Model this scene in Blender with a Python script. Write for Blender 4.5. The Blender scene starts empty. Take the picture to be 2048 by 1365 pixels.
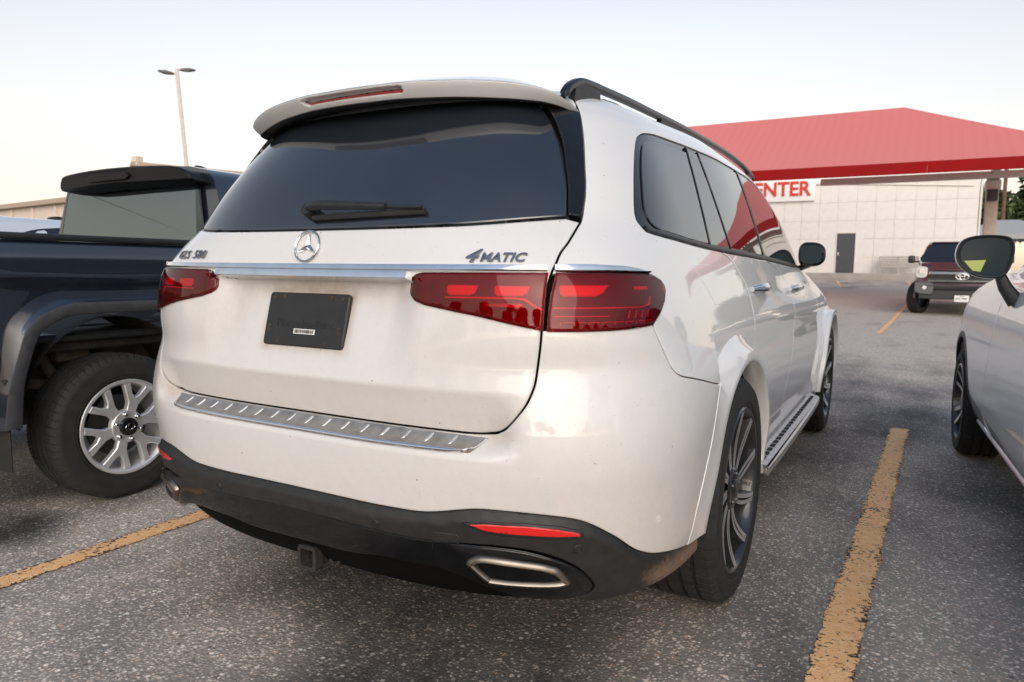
import bpy, bmesh, math, random
import numpy as np
from mathutils import Vector, Matrix
from mathutils.geometry import delaunay_2d_cdt
R = math.radians
random.seed(7); rng = np.random.default_rng(7)
scene = bpy.context.scene
col = scene.collection

# ------------------------------------------------------------------ camera
CAM = np.array([1.46085, -1.33705, 1.17552])
AZ, TILT, ROLL, FPX = R(-29.3135), R(5.8092), R(0.6511), 1408.68
cam_d = bpy.data.cameras.new('camera'); cam = bpy.data.objects.new('camera', cam_d); col.objects.link(cam)
fw = Vector((math.sin(AZ)*math.cos(TILT), math.cos(AZ)*math.cos(TILT), -math.sin(TILT)))
rt = Vector((math.cos(AZ), -math.sin(AZ), 0)); up = rt.cross(fw)
r2 = math.cos(ROLL)*rt + math.sin(ROLL)*up; u2 = -math.sin(ROLL)*rt + math.cos(ROLL)*up
M = Matrix(((r2.x, u2.x, -fw.x, CAM[0]), (r2.y, u2.y, -fw.y, CAM[1]), (r2.z, u2.z, -fw.z, CAM[2]), (0, 0, 0, 1)))
cam.matrix_world = M
cam_d.sensor_width = 36; cam_d.lens = FPX/2048*36; cam_d.clip_start = .05; cam_d.clip_end = 2000
cam_d.dof.use_dof = True; cam_d.dof.focus_distance = 2.35; cam_d.dof.aperture_fstop = 5.0
scene.camera = cam

# ------------------------------------------------------------------ sky, sun, exposure
SUN_EL, SUN_AZ = R(26), R(150)          # sun low behind the camera's right shoulder (azimuth from +y towards +x)
world = bpy.data.worlds.new('World'); scene.world = world; world.use_nodes = True
wn = world.node_tree.nodes; wl = world.node_tree.links; wn.clear()
sky = wn.new('ShaderNodeTexSky'); sky.sky_type = 'NISHITA'; sky.sun_disc = False
sky.sun_elevation = SUN_EL; sky.sun_rotation = SUN_AZ; sky.air_density = 1.0; sky.dust_density = 1.0; sky.ozone_density = 1.2
bg = wn.new('ShaderNodeBackground'); bg.inputs[1].default_value = 0.125
wo = wn.new('ShaderNodeOutputWorld')
hs = wn.new('ShaderNodeHueSaturation'); hs.inputs['Saturation'].default_value = .34     # thin high haze greys the sky
tint = wn.new('ShaderNodeMix'); tint.data_type = 'RGBA'; tint.blend_type = 'MULTIPLY'; tint.inputs[0].default_value = 1; tint.inputs[7].default_value = (1.0, .985, .965, 1)
wl.new(sky.outputs[0], hs.inputs['Color']); wl.new(hs.outputs[0], tint.inputs[6])
gtc = wn.new('ShaderNodeTexCoord'); gsp = wn.new('ShaderNodeSeparateXYZ'); wl.new(gtc.outputs['Generated'], gsp.inputs[0])
grp = wn.new('ShaderNodeValToRGB'); ge = grp.color_ramp.elements; ge[0].position = 0; ge[0].color = (1.15, .91, .73, 1); ge[1].position = .42; ge[1].color = (1.12, 1.13, 1.13, 1)
gm = ge.new(.12); gm.color = (.94, .845, .755, 1); gn = ge.new(.26); gn.color = (1.01, .985, .955, 1)
wl.new(gsp.outputs[2], grp.inputs[0])
sat = wn.new('ShaderNodeMapRange'); sat.inputs[1].default_value = .30; sat.inputs[2].default_value = .75; sat.inputs[3].default_value = .30; sat.inputs[4].default_value = .90
wl.new(gsp.outputs[2], sat.inputs[0]); wl.new(sat.outputs[0], hs.inputs['Saturation'])
hz = wn.new('ShaderNodeMix'); hz.data_type = 'RGBA'; hz.blend_type = 'MULTIPLY'; hz.inputs[0].default_value = 1
wl.new(tint.outputs[2], hz.inputs[6]); wl.new(grp.outputs[0], hz.inputs[7])       # dusk haze warms the lowest band all round
wl.new(hz.outputs[2], bg.inputs[0]); wl.new(bg.outputs[0], wo.inputs[0])
sun_d = bpy.data.lights.new('sun', 'SUN'); sun_d.energy = 1.15; sun_d.angle = R(58); sun_d.color = (1.0, .89, .76)
sun = bpy.data.objects.new('sun', sun_d); col.objects.link(sun)
sd = Vector((math.sin(SUN_AZ)*math.cos(SUN_EL), math.cos(SUN_AZ)*math.cos(SUN_EL), math.sin(SUN_EL)))
sun.rotation_euler = sd.to_track_quat('Z', 'Y').to_euler()
scene.view_settings.view_transform = 'Standard'; scene.view_settings.look = 'None'
scene.view_settings.gamma = 1; scene.view_settings.use_curve_mapping = False
scene.view_settings.exposure = 0.64

# ------------------------------------------------------------------ materials
MATS = {}
def new_mat(name):
    m = bpy.data.materials.new(name); m.use_nodes = True; MATS[name] = m
    nt = m.node_tree; b = nt.nodes['Principled BSDF']
    return m, nt, nt.nodes, nt.links, b
def nd(nt, t, **kw):
    n = nt.nodes.new('ShaderNode'+t)
    for k, v in kw.items():
        if k.startswith('i_'):
            key = k[2:]; key = int(key) if key.isdigit() else key.replace('_', ' ')
            n.inputs[key].default_value = v
        else: setattr(n, k, v)
    return n
def mixc(nt, fac, a, b, blend='MIX'):
    n = nt.nodes.new('ShaderNodeMix'); n.data_type = 'RGBA'; n.blend_type = blend
    for i, x in ((0, fac), (6, a), (7, b)):
        if hasattr(x, 'is_linked') or hasattr(x, 'links'): nt.links.new(x, n.inputs[i])
        else: n.inputs[i].default_value = x if i == 0 or len(x) == 4 else (*x, 1)
    return n.outputs[2]
def ramp(nt, src, stops):
    n = nt.nodes.new('ShaderNodeValToRGB'); e = n.color_ramp.elements
    while len(e) < len(stops): e.new(.5)
    for el, (p, c) in zip(e, stops):
        el.position = p; el.color = c if len(c) == 4 else (*c, 1)
    nt.links.new(src, n.inputs[0]); return n.outputs[0]
def g(v): return (v, v, v)
def simple(name, c, rough=.5, metal=0, coat=0, spec=.5, var=0, vscale=8, bump=0, bscale=60, ior=1.5):
    m, nt, N_, L, b = new_mat(name)
    b.inputs['Roughness'].default_value = rough; b.inputs['Metallic'].default_value = metal
    b.inputs['Coat Weight'].default_value = coat; b.inputs['Coat Roughness'].default_value = .03
    b.inputs['Specular IOR Level'].default_value = spec; b.inputs['IOR'].default_value = ior
    b.inputs['Base Color'].default_value = (*c, 1)
    if var or bump:
        tc = nd(nt, 'TexCoord')
    if var:
        n = nd(nt, 'TexNoise', i_Scale=vscale, i_Detail=6.0); L.new(tc.outputs['Object'], n.inputs['Vector'])
        dark = tuple(x*(1-var) for x in c); lite = tuple(min(1, x*(1+var)) for x in c)
        L.new(ramp(nt, n.outputs[0], [(.3, dark), (.7, lite)]), b.inputs['Base Color'])
        mr = nd(nt, 'MapRange', i_3=max(.02, rough*.8), i_4=min(1, rough*1.25)); L.new(n.outputs[0], mr.inputs[0]); L.new(mr.outputs[0], b.inputs['Roughness'])
    if bump:
        n2 = nd(nt, 'TexNoise', i_Scale=bscale, i_Detail=4.0); L.new(tc.outputs['Object'], n2.inputs['Vector'])
        bp = nd(nt, 'Bump', i_Strength=bump, i_Distance=.01); L.new(n2.outputs[0], bp.inputs['Height']); L.new(bp.outputs[0], b.inputs['Normal'])
    return m
def car_paint(name, c, dirt=(.36, .28, .21), metal=0, rough=.38, speck=True, coat_ior=1.5):
    m, nt, N_, L, b = new_mat(name)
    tc = nd(nt, 'TexCoord')
    at = nd(nt, 'Attribute', attribute_name='dirt')
    n = nd(nt, 'TexNoise', i_Scale=34.0, i_Detail=8.0, i_Roughness=.7); L.new(tc.outputs['Object'], n.inputs['Vector'])
    nr = nd(nt, 'MapRange', i_1=.25, i_2=.75, i_3=.6, i_4=1.15); L.new(n.outputs[0], nr.inputs[0])
    mm = nd(nt, 'Math', operation='MULTIPLY', use_clamp=True); L.new(at.outputs['Fac'], mm.inputs[0]); L.new(nr.outputs[0], mm.inputs[1])
    base = mixc(nt, mm.outputs[0], c, dirt)
    if speck:   # road dust specks and a faint film
        v = nd(nt, 'TexVoronoi', i_Scale=170.0); v.feature = 'F1'; L.new(tc.outputs['Object'], v.inputs['Vector'])
        n3 = nd(nt, 'TexNoise', i_Scale=23.0, i_Detail=3.0); L.new(tc.outputs['Object'], n3.inputs['Vector'])
        sep = nd(nt, 'SeparateColor'); L.new(v.outputs['Color'], sep.inputs[0])
        sel = nd(nt, 'Math', operation='GREATER_THAN', i_1=.86); L.new(sep.outputs[0], sel.inputs[0])
        thr = nd(nt, 'Math', operation='LESS_THAN', i_1=.16); L.new(v.outputs['Distance'], thr.inputs[0])
        a = nd(nt, 'Math', operation='MULTIPLY'); L.new(sel.outputs[0], a.inputs[0]); L.new(thr.outputs[0], a.inputs[1])
        sz = nd(nt, 'Math', operation='MULTIPLY'); L.new(a.outputs[0], sz.inputs[0]); L.new(sep.outputs[1], sz.inputs[1])
        base = mixc(nt, sz.outputs[0], base, (.22, .17, .13))
        v2 = nd(nt, 'TexVoronoi', i_Scale=26.0); L.new(tc.outputs['Object'], v2.inputs['Vector'])
        s2 = nd(nt, 'SeparateColor'); L.new(v2.outputs['Color'], s2.inputs[0])
        e2 = nd(nt, 'Math', operation='GREATER_THAN', i_1=.72); L.new(s2.outputs[0], e2.inputs[0])
        t2 = nd(nt, 'Math', operation='LESS_THAN', i_1=.05); L.new(v2.outputs['Distance'], t2.inputs[0])
        a2 = nd(nt, 'Math', operation='MULTIPLY'); L.new(e2.outputs[0], a2.inputs[0]); L.new(t2.outputs[0], a2.inputs[1])
        base = mixc(nt, a2.outputs[0], base, (.10, .08, .07))
    L.new(base, b.inputs['Base Color'])
    b.inputs['Metallic'].default_value = metal; b.inputs['Roughness'].default_value = rough
    b.inputs['Coat Weight'].default_value = 1; b.inputs['Coat Roughness'].default_value = .025; b.inputs['Coat IOR'].default_value = coat_ior
    cw = nd(nt, 'MapRange', i_3=1.0, i_4=.15); L.new(mm.outputs[0], cw.inputs[0]); L.new(cw.outputs[0], b.inputs['Coat Weight'])
    return m
car_paint('paint_white', (.69, .684, .678))
car_paint('paint_navy', (.014, .019, .030), rough=.30, metal=.3, speck=False, coat_ior=1.8)
car_paint('paint_silver_blue', (.86, .91, .93), rough=.35, metal=.0, speck=False, coat_ior=1.9)
car_paint('paint_maroon', (.070, .012, .018), rough=.3, metal=.3, speck=False)
simple('black_shell', (.004, .004, .004), .9, spec=.1)
simple('black_plastic', (.015, .015, .016), .48, var=.25, vscale=30, bump=.08, bscale=900)
def worn_plastic():
    m, nt, N_, L, b = new_mat('worn_plastic')
    tc = nd(nt, 'TexCoord'); mp = nd(nt, 'Mapping'); mp.inputs['Scale'].default_value = (18, 60, 9); mp.inputs['Rotation'].default_value = (0, R(25), 0)
    L.new(tc.outputs['Object'], mp.inputs[0])
    n = nd(nt, 'TexNoise', i_Scale=4.0, i_Detail=10.0, i_Roughness=.75); L.new(mp.outputs[0], n.inputs['Vector'])
    at = nd(nt, 'Attribute', attribute_name='dirt')
    ad = nd(nt, 'Math', operation='ADD'); L.new(n.outputs[0], ad.inputs[0]); L.new(at.outputs['Fac'], ad.inputs[1])
    fr = nd(nt, 'MapRange', i_1=.80, i_2=1.15); L.new(ad.outputs[0], fr.inputs[0])
    n2 = nd(nt, 'TexNoise', i_Scale=40.0, i_Detail=5.0); L.new(tc.outputs['Object'], n2.inputs['Vector'])
    c0 = ramp(nt, n2.outputs[0], [(.3, g(.012)), (.7, (.022, .0215, .021))])
    L.new(mixc(nt, fr.outputs[0], c0, (.24, .16, .11)), b.inputs['Base Color'])
    b.inputs['Roughness'].default_value = .56
    n3 = nd(nt, 'TexNoise', i_Scale=900.0); L.new(tc.outputs['Object'], n3.inputs['Vector'])
    bp = nd(nt, 'Bump', i_Strength=.08, i_Distance=.01); L.new(n3.outputs[0], bp.inputs['Height']); L.new(bp.outputs[0], b.inputs['Normal'])
worn_plastic()
simple('gloss_black', (.006, .006, .0065), .09, var=.3, vscale=20)
simple('chrome', (.78, .79, .80), .10, metal=1, var=.06, vscale=25)
simple('satin_chrome', (.66, .65, .63), .34, metal=.8, var=.15, vscale=18)
simple('exhaust_steel', (.24, .21, .18), .36, metal=1, var=.25, vscale=14)
simple('exhaust_inside', (.10, .065, .045), .7, metal=.6, var=.4, vscale=20)
simple('dull_aluminium', (.42, .40, .38), .42, metal=.9, var=.2, vscale=30)
simple('machined_rim', (.62, .62, .64), .38, metal=.7, var=.08, vscale=30)
simple('silver_rim', (.66, .66, .68), .34, metal=.6, var=.10, vscale=20)
simple('dark_rim', (.030, .032, .036), .32, metal=.4, coat=.6)
simple('barrel_dark', (.012, .012, .013), .5, metal=.5)
simple('rubber', (.016, .0155, .015), .80, var=.35, vscale=18, bump=.15, bscale=250)
simple('rubber_dusty', (.027, .025, .023), .88, var=.4, vscale=12, bump=.2, bscale=200)
simple('black_rubber_trim', (.012, .012, .012), .45)
simple('iron', (.022, .019, .017), .75, var=.5, vscale=14, bump=.3, bscale=80)
simple('iron_rusty', (.075, .055, .040), .85, var=.5, vscale=10, bump=.4, bscale=60)
simple('caliper', (.10, .095, .09), .5, metal=.7)
def glass_tint(name, c, rough=.02, dust=.0, dustc=(.16, .15, .14), ior=1.7):
    m, nt, N_, L, b = new_mat(name)
    b.inputs['Roughness'].default_value = rough; b.inputs['IOR'].default_value = ior
    tc = nd(nt, 'TexCoord')
    n = nd(nt, 'TexNoise', i_Scale=3.0, i_Detail=6.0); L.new(tc.outputs['Object'], n.inputs['Vector'])
    v = nd(nt, 'TexNoise', i_Scale=420.0, i_Detail=2.0); L.new(tc.outputs['Object'], v.inputs['Vector'])
    sp = nd(nt, 'MapRange', i_1=.66, i_2=.78, i_3=0.0, i_4=1.0); L.new(v.outputs[0], sp.inputs[0])
    ad = nd(nt, 'MapRange', i_1=.3, i_2=.8, i_3=dust*.4, i_4=dust); L.new(n.outputs[0], ad.inputs[0])
    s2 = nd(nt, 'MapRange', i_3=1.0, i_4=3.5); L.new(sp.outputs[0], s2.inputs[0])
    mu = nd(nt, 'Math', operation='MULTIPLY', use_clamp=True); L.new(ad.outputs[0], mu.inputs[0]); L.new(s2.outputs[0], mu.inputs[1])
    L.new(mixc(nt, mu.outputs[0], c, dustc), b.inputs['Base Color'])
    rr = nd(nt, 'MapRange', i_3=rough, i_4=rough+.5*dust); L.new(n.outputs[0], rr.inputs[0]); L.new(rr.outputs[0], b.inputs['Roughness'])
    return m
glass_tint('glass_rear', (.005, .009, .016), .05, .10, ior=1.95)
glass_tint('glass_cab', (.02, .026, .030), .03, .05, ior=2.6); MATS['glass_cab'].node_tree.nodes['Principled BSDF'].inputs['Specular Tint'].default_value = (.80, .95, 1.0, 1)
glass_tint('glass_side', (.006, .007, .008), .012, .02, ior=1.85)
glass_tint('glass_front_door', (.012, .024, .020), .012, .02)
glass_tint('glass_mirror', (.02, .022, .024), .02, .02); MATS['glass_mirror'].node_tree.nodes['Principled BSDF'].inputs['Metallic'].default_value = .0
def lens(name, tint):
    m = bpy.data.materials.new(name); m.use_nodes = True; MATS[name] = m; nt = m.node_tree; nt.nodes.clear(); L = nt.links
    o = nd(nt, 'OutputMaterial'); t = nd(nt, 'BsdfTransparent'); t.inputs[0].default_value = (*tint, 1)
    gl = nd(nt, 'BsdfGlossy'); gl.inputs['Roughness'].default_value = .012
    f = nd(nt, 'Fresnel'); f.inputs[0].default_value = 1.48
    mx = nd(nt, 'MixShader'); L.new(f.outputs[0], mx.inputs[0]); L.new(t.outputs[0], mx.inputs[1]); L.new(gl.outputs[0], mx.inputs[2]); L.new(mx.outputs[0], o.inputs[0])
lens('lens_red', (.80, .040, .065)); lens('lens_clear', (.9, .9, .9))
simple('lamp_deep', (.17, .02, .03), .35, var=.15, vscale=40)
simple('lamp_glow', (.98, .45, .45), .4)
simple('lamp_line', (.95, .45, .42), .3)
simple('lamp_reverse', (.55, .55, .55), .25, metal=.7)
simple('reflector_red', (.72, .015, .012), .25, coat=1, bump=.3, bscale=700)
simple('brake_red', (.34, .02, .025), .15, coat=1, var=.35, vscale=40)
simple('mirror_dark', (.030, .044, .050), .10, spec=.15)  # reflection of dark trees put into the base colour of the mirrors
simple('badge_chrome', (.27, .27, .28), .25, metal=1)
simple('satin_black', (.008, .009, .011), .30)
simple('visor_black', (.006, .006, .007), .45, spec=.25)
simple('smoked_lamp', (.055, .04, .042), .12, coat=1)
simple('sticker_white', (.75, .75, .74), .5)
simple('ink_black', (.01, .01, .01), .6)

# ------------------------------------------------------------------ geometry helpers
def link(name, me, mat=None, parent=None, loc=None, rot=None, keep=True):
    o = bpy.data.objects.new(name, me); col.objects.link(o)
    if mat is not None and me is not None:
        for mm in (mat if isinstance(mat, (list, tuple)) else [mat]):
            if len(me.materials) < (len(mat) if isinstance(mat, (list, tuple)) else 1): me.materials.append(MATS[mm])
    if loc is not None: o.location = loc
    if rot is not None: o.rotation_euler = rot
    if parent is not None:
        o.parent = parent
        if keep: o.matrix_parent_inverse = world_of(parent).inverted()
    return o
def world_of(o):
    Mx = Matrix.LocRotScale(o.location, o.rotation_euler, o.scale)
    if o.parent is not None: Mx = world_of(o.parent) @ o.matrix_parent_inverse @ Mx
    return Mx
def thing(name, label, cat, loc=(0, 0, 0), rotz=0, group=None):
    o = bpy.data.objects.new(name, None); col.objects.link(o); o.location = loc; o.rotation_euler = (0, 0, rotz)
    o.empty_display_size = .2; tag(o, label, cat, group); return o
def tag(o, label=None, cat=None, group=None, kind=None):
    if label: o['label'] = label
    if cat: o['category'] = cat
    if group: o['group'] = group
    if kind: o['kind'] = kind
    return o
def mk(verts, faces, smooth=True, normals=None, mi=None):
    me = bpy.data.meshes.new('m'); me.from_pydata([tuple(v) for v in verts], [], [tuple(int(i) for i in f) for f in faces])
    if smooth: me.polygons.foreach_set('use_smooth', [True]*len(me.polygons))
    if mi is not None: me.polygons.foreach_set('material_index', mi)
    if normals is not None: me.normals_split_custom_set([tuple(n) for n in normals])
    me.update(); return me
def sharp(me, ang=35):
    bm = bmesh.new(); bm.from_mesh(me); bmesh.ops.recalc_face_normals(bm, faces=bm.faces)
    for f in bm.faces: f.smooth = True
    for e in bm.edges:
        if len(e.link_faces) == 2 and e.calc_face_angle(0) > R(ang): e.smooth = False
    bm.to_mesh(me); bm.free(); return me
def from_bm(bm, ang=35):
    me = bpy.data.meshes.new('m'); bm.to_mesh(me); bm.free(); return sharp(me, ang)
def box(sx, sy, sz, bev=.005, seg=2, c=(0, 0, 0)):
    bm = bmesh.new(); bmesh.ops.create_cube(bm, size=1)
    bmesh.ops.scale(bm, vec=(sx, sy, sz), verts=bm.verts)
    if bev: bmesh.ops.bevel(bm, geom=bm.edges[:], offset=min(bev, .45*min(sx, sy, sz)), segments=seg, affect='EDGES', profile=.5)
    bmesh.ops.translate(bm, vec=c, verts=bm.verts); return from_bm(bm)
def lathe(prof, n=64, axis='X', a0=0, a1=2*math.pi):
    """prof: list of (axial, radius)"""
    full = abs(a1-a0-2*math.pi) < 1e-6; m = n if full else n+1
    V = []; F = []
    for i in range(m):
        a = a0+(a1-a0)*i/n
        for (t, r) in prof: V.append((t, r*math.cos(a), r*math.sin(a)))
    k = len(prof)
    for i in range(n):
        j = (i+1) % m
        for q in range(k-1): F.append((i*k+q, j*k+q, j*k+q+1, i*k+q+1))
    return sharp(mk(V, F), 40)
def cr(pts, n=8, closed=False):
    """Catmull-Rom through points"""
    P = np.array(pts, float); m = len(P); out = []
    for i in range(m if closed else m-1):
        p0 = P[(i-1) % m] if closed or i > 0 else 2*P[0]-P[1]
        p1 = P[i]; p2 = P[(i+1) % m]
        p3 = P[(i+2) % m] if closed or i+2 < m else 2*P[-1]-P[-2]
        for t in np.linspace(0, 1, n, endpoint=False):
            out.append(.5*((2*p1)+(-p0+p2)*t+(2*p0-5*p1+4*p2-p3)*t*t+(-p0+3*p1-3*p2+p3)*t**3))
    if not closed: out.append(P[-1])
    return np.array(out)
def tube(path, sec, upv=(0, 0, 1), cap=True, closed=False, scale=None, ang=40):
    """sweep a 2-D section (a along side, b along up) on a 3-D path"""
    P = np.array(path, float); k = len(sec); V = []; F = []; n = len(P)
    for i in range(n):
        if closed: t = P[(i+1) % n]-P[i-1]
        else: t = P[min(i+1, n-1)]-P[max(i-1, 0)]
        t = t/np.linalg.norm(t); s = np.cross(t, upv); s /= np.linalg.norm(s)+1e-12; w = np.cross(s, t)
        sc = 1 if scale is None else scale[i]
        for a, b in sec: V.append(P[i]+s*a*sc+w*b*sc)
    for i in range(n if closed else n-1):
        j = (i+1) % n
        for q in range(k): F.append((i*k+q, i*k+(q+1) % k, j*k+(q+1) % k, j*k+q))
    if cap and not closed:
        F.append(tuple(range(k))[::-1]); F.append(tuple((n-1)*k+q for q in range(k)))
    return sharp(mk(V, F), ang)
def circ(r, n=10): return [(r*math.cos(2*math.pi*i/n), r*math.sin(2*math.pi*i/n)) for i in range(n)]
def rrect(w, h, r, n=4):
    out = []
    for cx, cy, a in ((w/2-r, h/2-r, 0), (-w/2+r, h/2-r, 90), (-w/2+r, -h/2+r, 180), (w/2-r, -h/2+r, 270)):
        for i in range(n+1):
            t = R(a+90*i/n); out.append((cx+r*math.cos(t), cy+r*math.sin(t)))
    return out
def prism(poly, depth, mapf, bev=0.0):
    """extrude a 2-D polygon: mapf(a,b,h) -> 3-D ; h from 0 (back) to depth (front)"""
    n = len(poly); V = [mapf(a, b, 0) for a, b in poly]; F = []
    if bev:
        P = np.array(poly, float); ins = inset_poly(P, bev)
        V += [mapf(a, b, depth-bev) for a, b in poly]+[mapf(a, b, depth) for a, b in ins]; rings = 3
    else: V += [mapf(a, b, depth) for a, b in poly]; rings = 2
    for r_ in range(rings-1):
        for i in range(n):
            j = (i+1) % n; F.append((r_*n+i, r_*n+j, (r_+1)*n+j, (r_+1)*n+i))
    F.append(tuple(range(n))[::-1]); F.append(tuple((rings-1)*n+i for i in range(n)))
    return sharp(mk(V, F), 30)
def poly_area(P): return .5*np.sum(P[:, 0]*np.roll(P[:, 1], -1)-np.roll(P[:, 0], -1)*P[:, 1])
def inset_poly(P, d):
    P = np.asarray(P, float); s = 1 if poly_area(P) > 0 else -1
    e0 = P-np.roll(P, 1, 0); e1 = np.roll(P, -1, 0)-P
    n0 = np.stack([-e0[:, 1], e0[:, 0]], -1); n1 = np.stack([-e1[:, 1], e1[:, 0]], -1)
    n0 /= np.linalg.norm(n0, axis=1, keepdims=True)+1e-12; n1 /= np.linalg.norm(n1, axis=1, keepdims=True)+1e-12
    b = n0+n1; l = np.linalg.norm(b, axis=1, keepdims=True)+1e-9; b /= l
    c = np.clip(np.sum(b*n0, 1, keepdims=True), .45, 1)
    return P+s*d*b/c
def resample(P, step):
    P = np.asarray(P, float); out = []
    for i in range(len(P)):
        a, b = P[i], P[(i+1) % len(P)]; l = np.linalg.norm(b-a)
        if l < 1e-6: continue
        k = max(1, int(math.ceil(l/step)))
        for t in range(k): out.append(a+(b-a)*t/k)
    return np.array(out)
def inside(pts, P):
    x, y = pts[:, 0], pts[:, 1]; r_ = np.zeros(len(pts), bool); n = len(P)
    for i in range(n):
        x1, y1 = P[i]; x2, y2 = P[(i+1) % n]
        if y1 == y2: continue
        c = ((y1 > y) != (y2 > y)) & (x < (x2-x1)*(y-y1)/(y2-y1)+x1); r_ ^= c
    return r_
def seg_dist(pts, P):
    A = P; B = np.roll(P, -1, 0); d = np.full(len(pts), 1e9)
    for a, b in zip(A, B):
        ab = b-a; t = np.clip(((pts-a)@ab)/(ab@ab+1e-15), 0, 1)
        d = np.minimum(d, np.hypot(*(pts-(a+t[:, None]*ab)).T))
    return d
def patch(F, poly, step=.02, holes=(), round_w=.006, round_d=.004, skirt=.012, inset=0.0, dirt=None, su=1.0, flip=False):
    """trimmed piece of the surface F(u,v)->xyz bounded by poly, with rolled edges and a turned-in flange"""
    P = np.asarray(poly, float)
    if inset: P = inset_poly(P, inset)
    P = resample(P, step); H = [resample(np.asarray(h, float), step) for h in holes]
    allb = [P]+H
    def F2(uv):
        p = F(uv[:, 0], uv[:, 1]); return p
    pts = [P]+H; edges = []; o = 0
    for b in allb:
        n = len(b); edges += [(o+i, o+(i+1) % n) for i in range(n)]; o += n
    extra = []
    if round_w:
        for b, sg in [(P, 1)]+[(h, -1) for h in H]:
            for d in (round_w*.35, round_w):
                q = inset_poly(b, d*sg); extra.append(q)
    lo = P.min(0); hi = P.max(0)
    gx, gy = np.meshgrid(np.arange(lo[0], hi[0]+step, step*su), np.arange(lo[1], hi[1]+step, step)); extra.append(np.stack([gx.ravel(), gy.ravel()], -1))
    lens_ = [len(e) for e in extra]; E = np.concatenate(extra)
    ok = inside(E, P)
    for h in H: ok &= ~inside(E, h)
    d = np.full(len(E), 1e9)
    idx = np.where(ok)[0]; dd = seg_dist(E[idx], P)
    for h in H: dd = np.minimum(dd, seg_dist(E[idx], h))
    d[idx] = dd; ring_n = sum(lens_[:-1])
    thr = np.where(np.arange(len(E)) < ring_n, round_w*.3, max(step*.55, round_w*1.3)); ok &= d > thr*.98
    allp = np.concatenate(pts+[E[ok]]); 
    vs, es, fs, *_ = delaunay_2d_cdt([Vector(p) for p in allp], edges, [], 0, 1e-7)
    vs = np.array([(v.x, v.y) for v in vs]); fs = np.array([f for f in fs if len(f) == 3])
    cen = vs[fs].mean(1); keep = inside(cen, P)
    for h in H: keep &= ~inside(cen, h)
    fs = fs[keep]
    dist = seg_dist(vs, P)
    for h in H: dist = np.minimum(dist, seg_dist(vs, h))
    e = 7e-4
    def G(uv): return F(uv[:, 0], uv[:, 1])
    p = G(vs); du = G(vs+[e, 0])-G(vs-[e, 0]); dv = G(vs+[0, e])-G(vs-[0, e])
    nrm = np.cross(du, dv); nrm /= np.linalg.norm(nrm, axis=1, keepdims=True)+1e-12
    if flip: nrm = -nrm
    if round_w:
        t = np.clip(1-dist/round_w, 0, 1); p = p-nrm*(round_d*t*t)[:, None]
    # orientation
    fn = np.cross(p[fs[:, 1]]-p[fs[:, 0]], p[fs[:, 2]]-p[fs[:, 0]]); wrong = np.sum(fn*nrm[fs[:, 0]], 1) < 0
    fs[wrong] = fs[wrong][:, ::-1]
    ln = nrm.copy()
    if round_w:   # tilt the shading normal at rolled edges towards outside
        e2 = 1e-3
        def DD(uv):
            r_ = seg_dist(uv, P)
            for h in H: r_ = np.minimum(r_, seg_dist(uv, h))
            return r_
        m_ = dist < round_w
        if m_.any():
            q = vs[m_]; gu = (DD(q+[e2, 0])-DD(q-[e2, 0]))/(2*e2); gv = (DD(q+[0, e2])-DD(q-[0, e2]))/(2*e2)
            su_ = du[m_]/(np.linalg.norm(du[m_], axis=1, keepdims=True)+1e-12); sv_ = dv[m_]/(np.linalg.norm(dv[m_], axis=1, keepdims=True)+1e-12)
            tl = (2*round_d/round_w)*np.clip(1-dist[m_]/round_w, 0, 1)
            ln[m_] = ln[m_]-(su_*gu[:, None]+sv_*gv[:, None])*tl[:, None]
            ln[m_] /= np.linalg.norm(ln[m_], axis=1, keepdims=True)+1e-12
    nv = len(p); faces = [tuple(f) for f in fs]; lnorm = [ln[i] for f in fs for i in f]
    V = p
    if skirt:
        cnt = {}
        for f in fs:
            for a, b in ((f[0], f[1]), (f[1], f[2]), (f[2], f[0])):
                if (b, a) in cnt: cnt[(b, a)] = 2
                else: cnt[(a, b)] = 1
        be = [k for k, c in cnt.items() if c == 1 and (k[1], k[0]) not in cnt]
        ids = sorted({i for k in be for i in k}); mp = {i: nv+j for j, i in enumerate(ids)}
        V = np.concatenate([p, p[ids]-nrm[ids]*skirt])
        for a, b in be:
            faces.append((b, a, mp[a], mp[b]))
            fnn = np.cross(V[a]-V[b], V[mp[a]]-V[b]); fnn /= np.linalg.norm(fnn)+1e-12
            lnorm += [fnn]*4
    me = mk(V, faces, True, lnorm)
    if dirt is not None:
        dv_ = dirt(p); full = np.zeros(len(V)); full[:nv] = dv_
        at = me.attributes.new('dirt', 'FLOAT', 'POINT'); at.data.foreach_set('value', full)
    return me
def text_mesh(s, size, shear=0.0, sx=1.0, ext=0.0, align='CENTER', spacing=1.0, bold=0.0):
    cu = bpy.data.curves.new('t', 'FONT'); cu.body = s; cu.size = size; cu.shear = shear; cu.align_x = align; cu.align_y = 'CENTER'
    cu.extrude = ext; cu.space_character = spacing; cu.offset = bold; cu.resolution_u = 4
    o = bpy.data.objects.new('t', cu); col.objects.link(o)
    dg = bpy.context.evaluated_depsgraph_get(); me = bpy.data.meshes.new_from_object(o.evaluated_get(dg))
    bpy.data.objects.remove(o); bpy.data.curves.remove(cu)
    for v in me.vertices: v.co.x *= sx
    return me
def warp(me, f):
    c = np.empty(len(me.vertices)*3); me.vertices.foreach_get('co', c); c = c.reshape(-1, 3)
    me.vertices.foreach_set('co', f(c).ravel()); me.update(); return me

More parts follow.
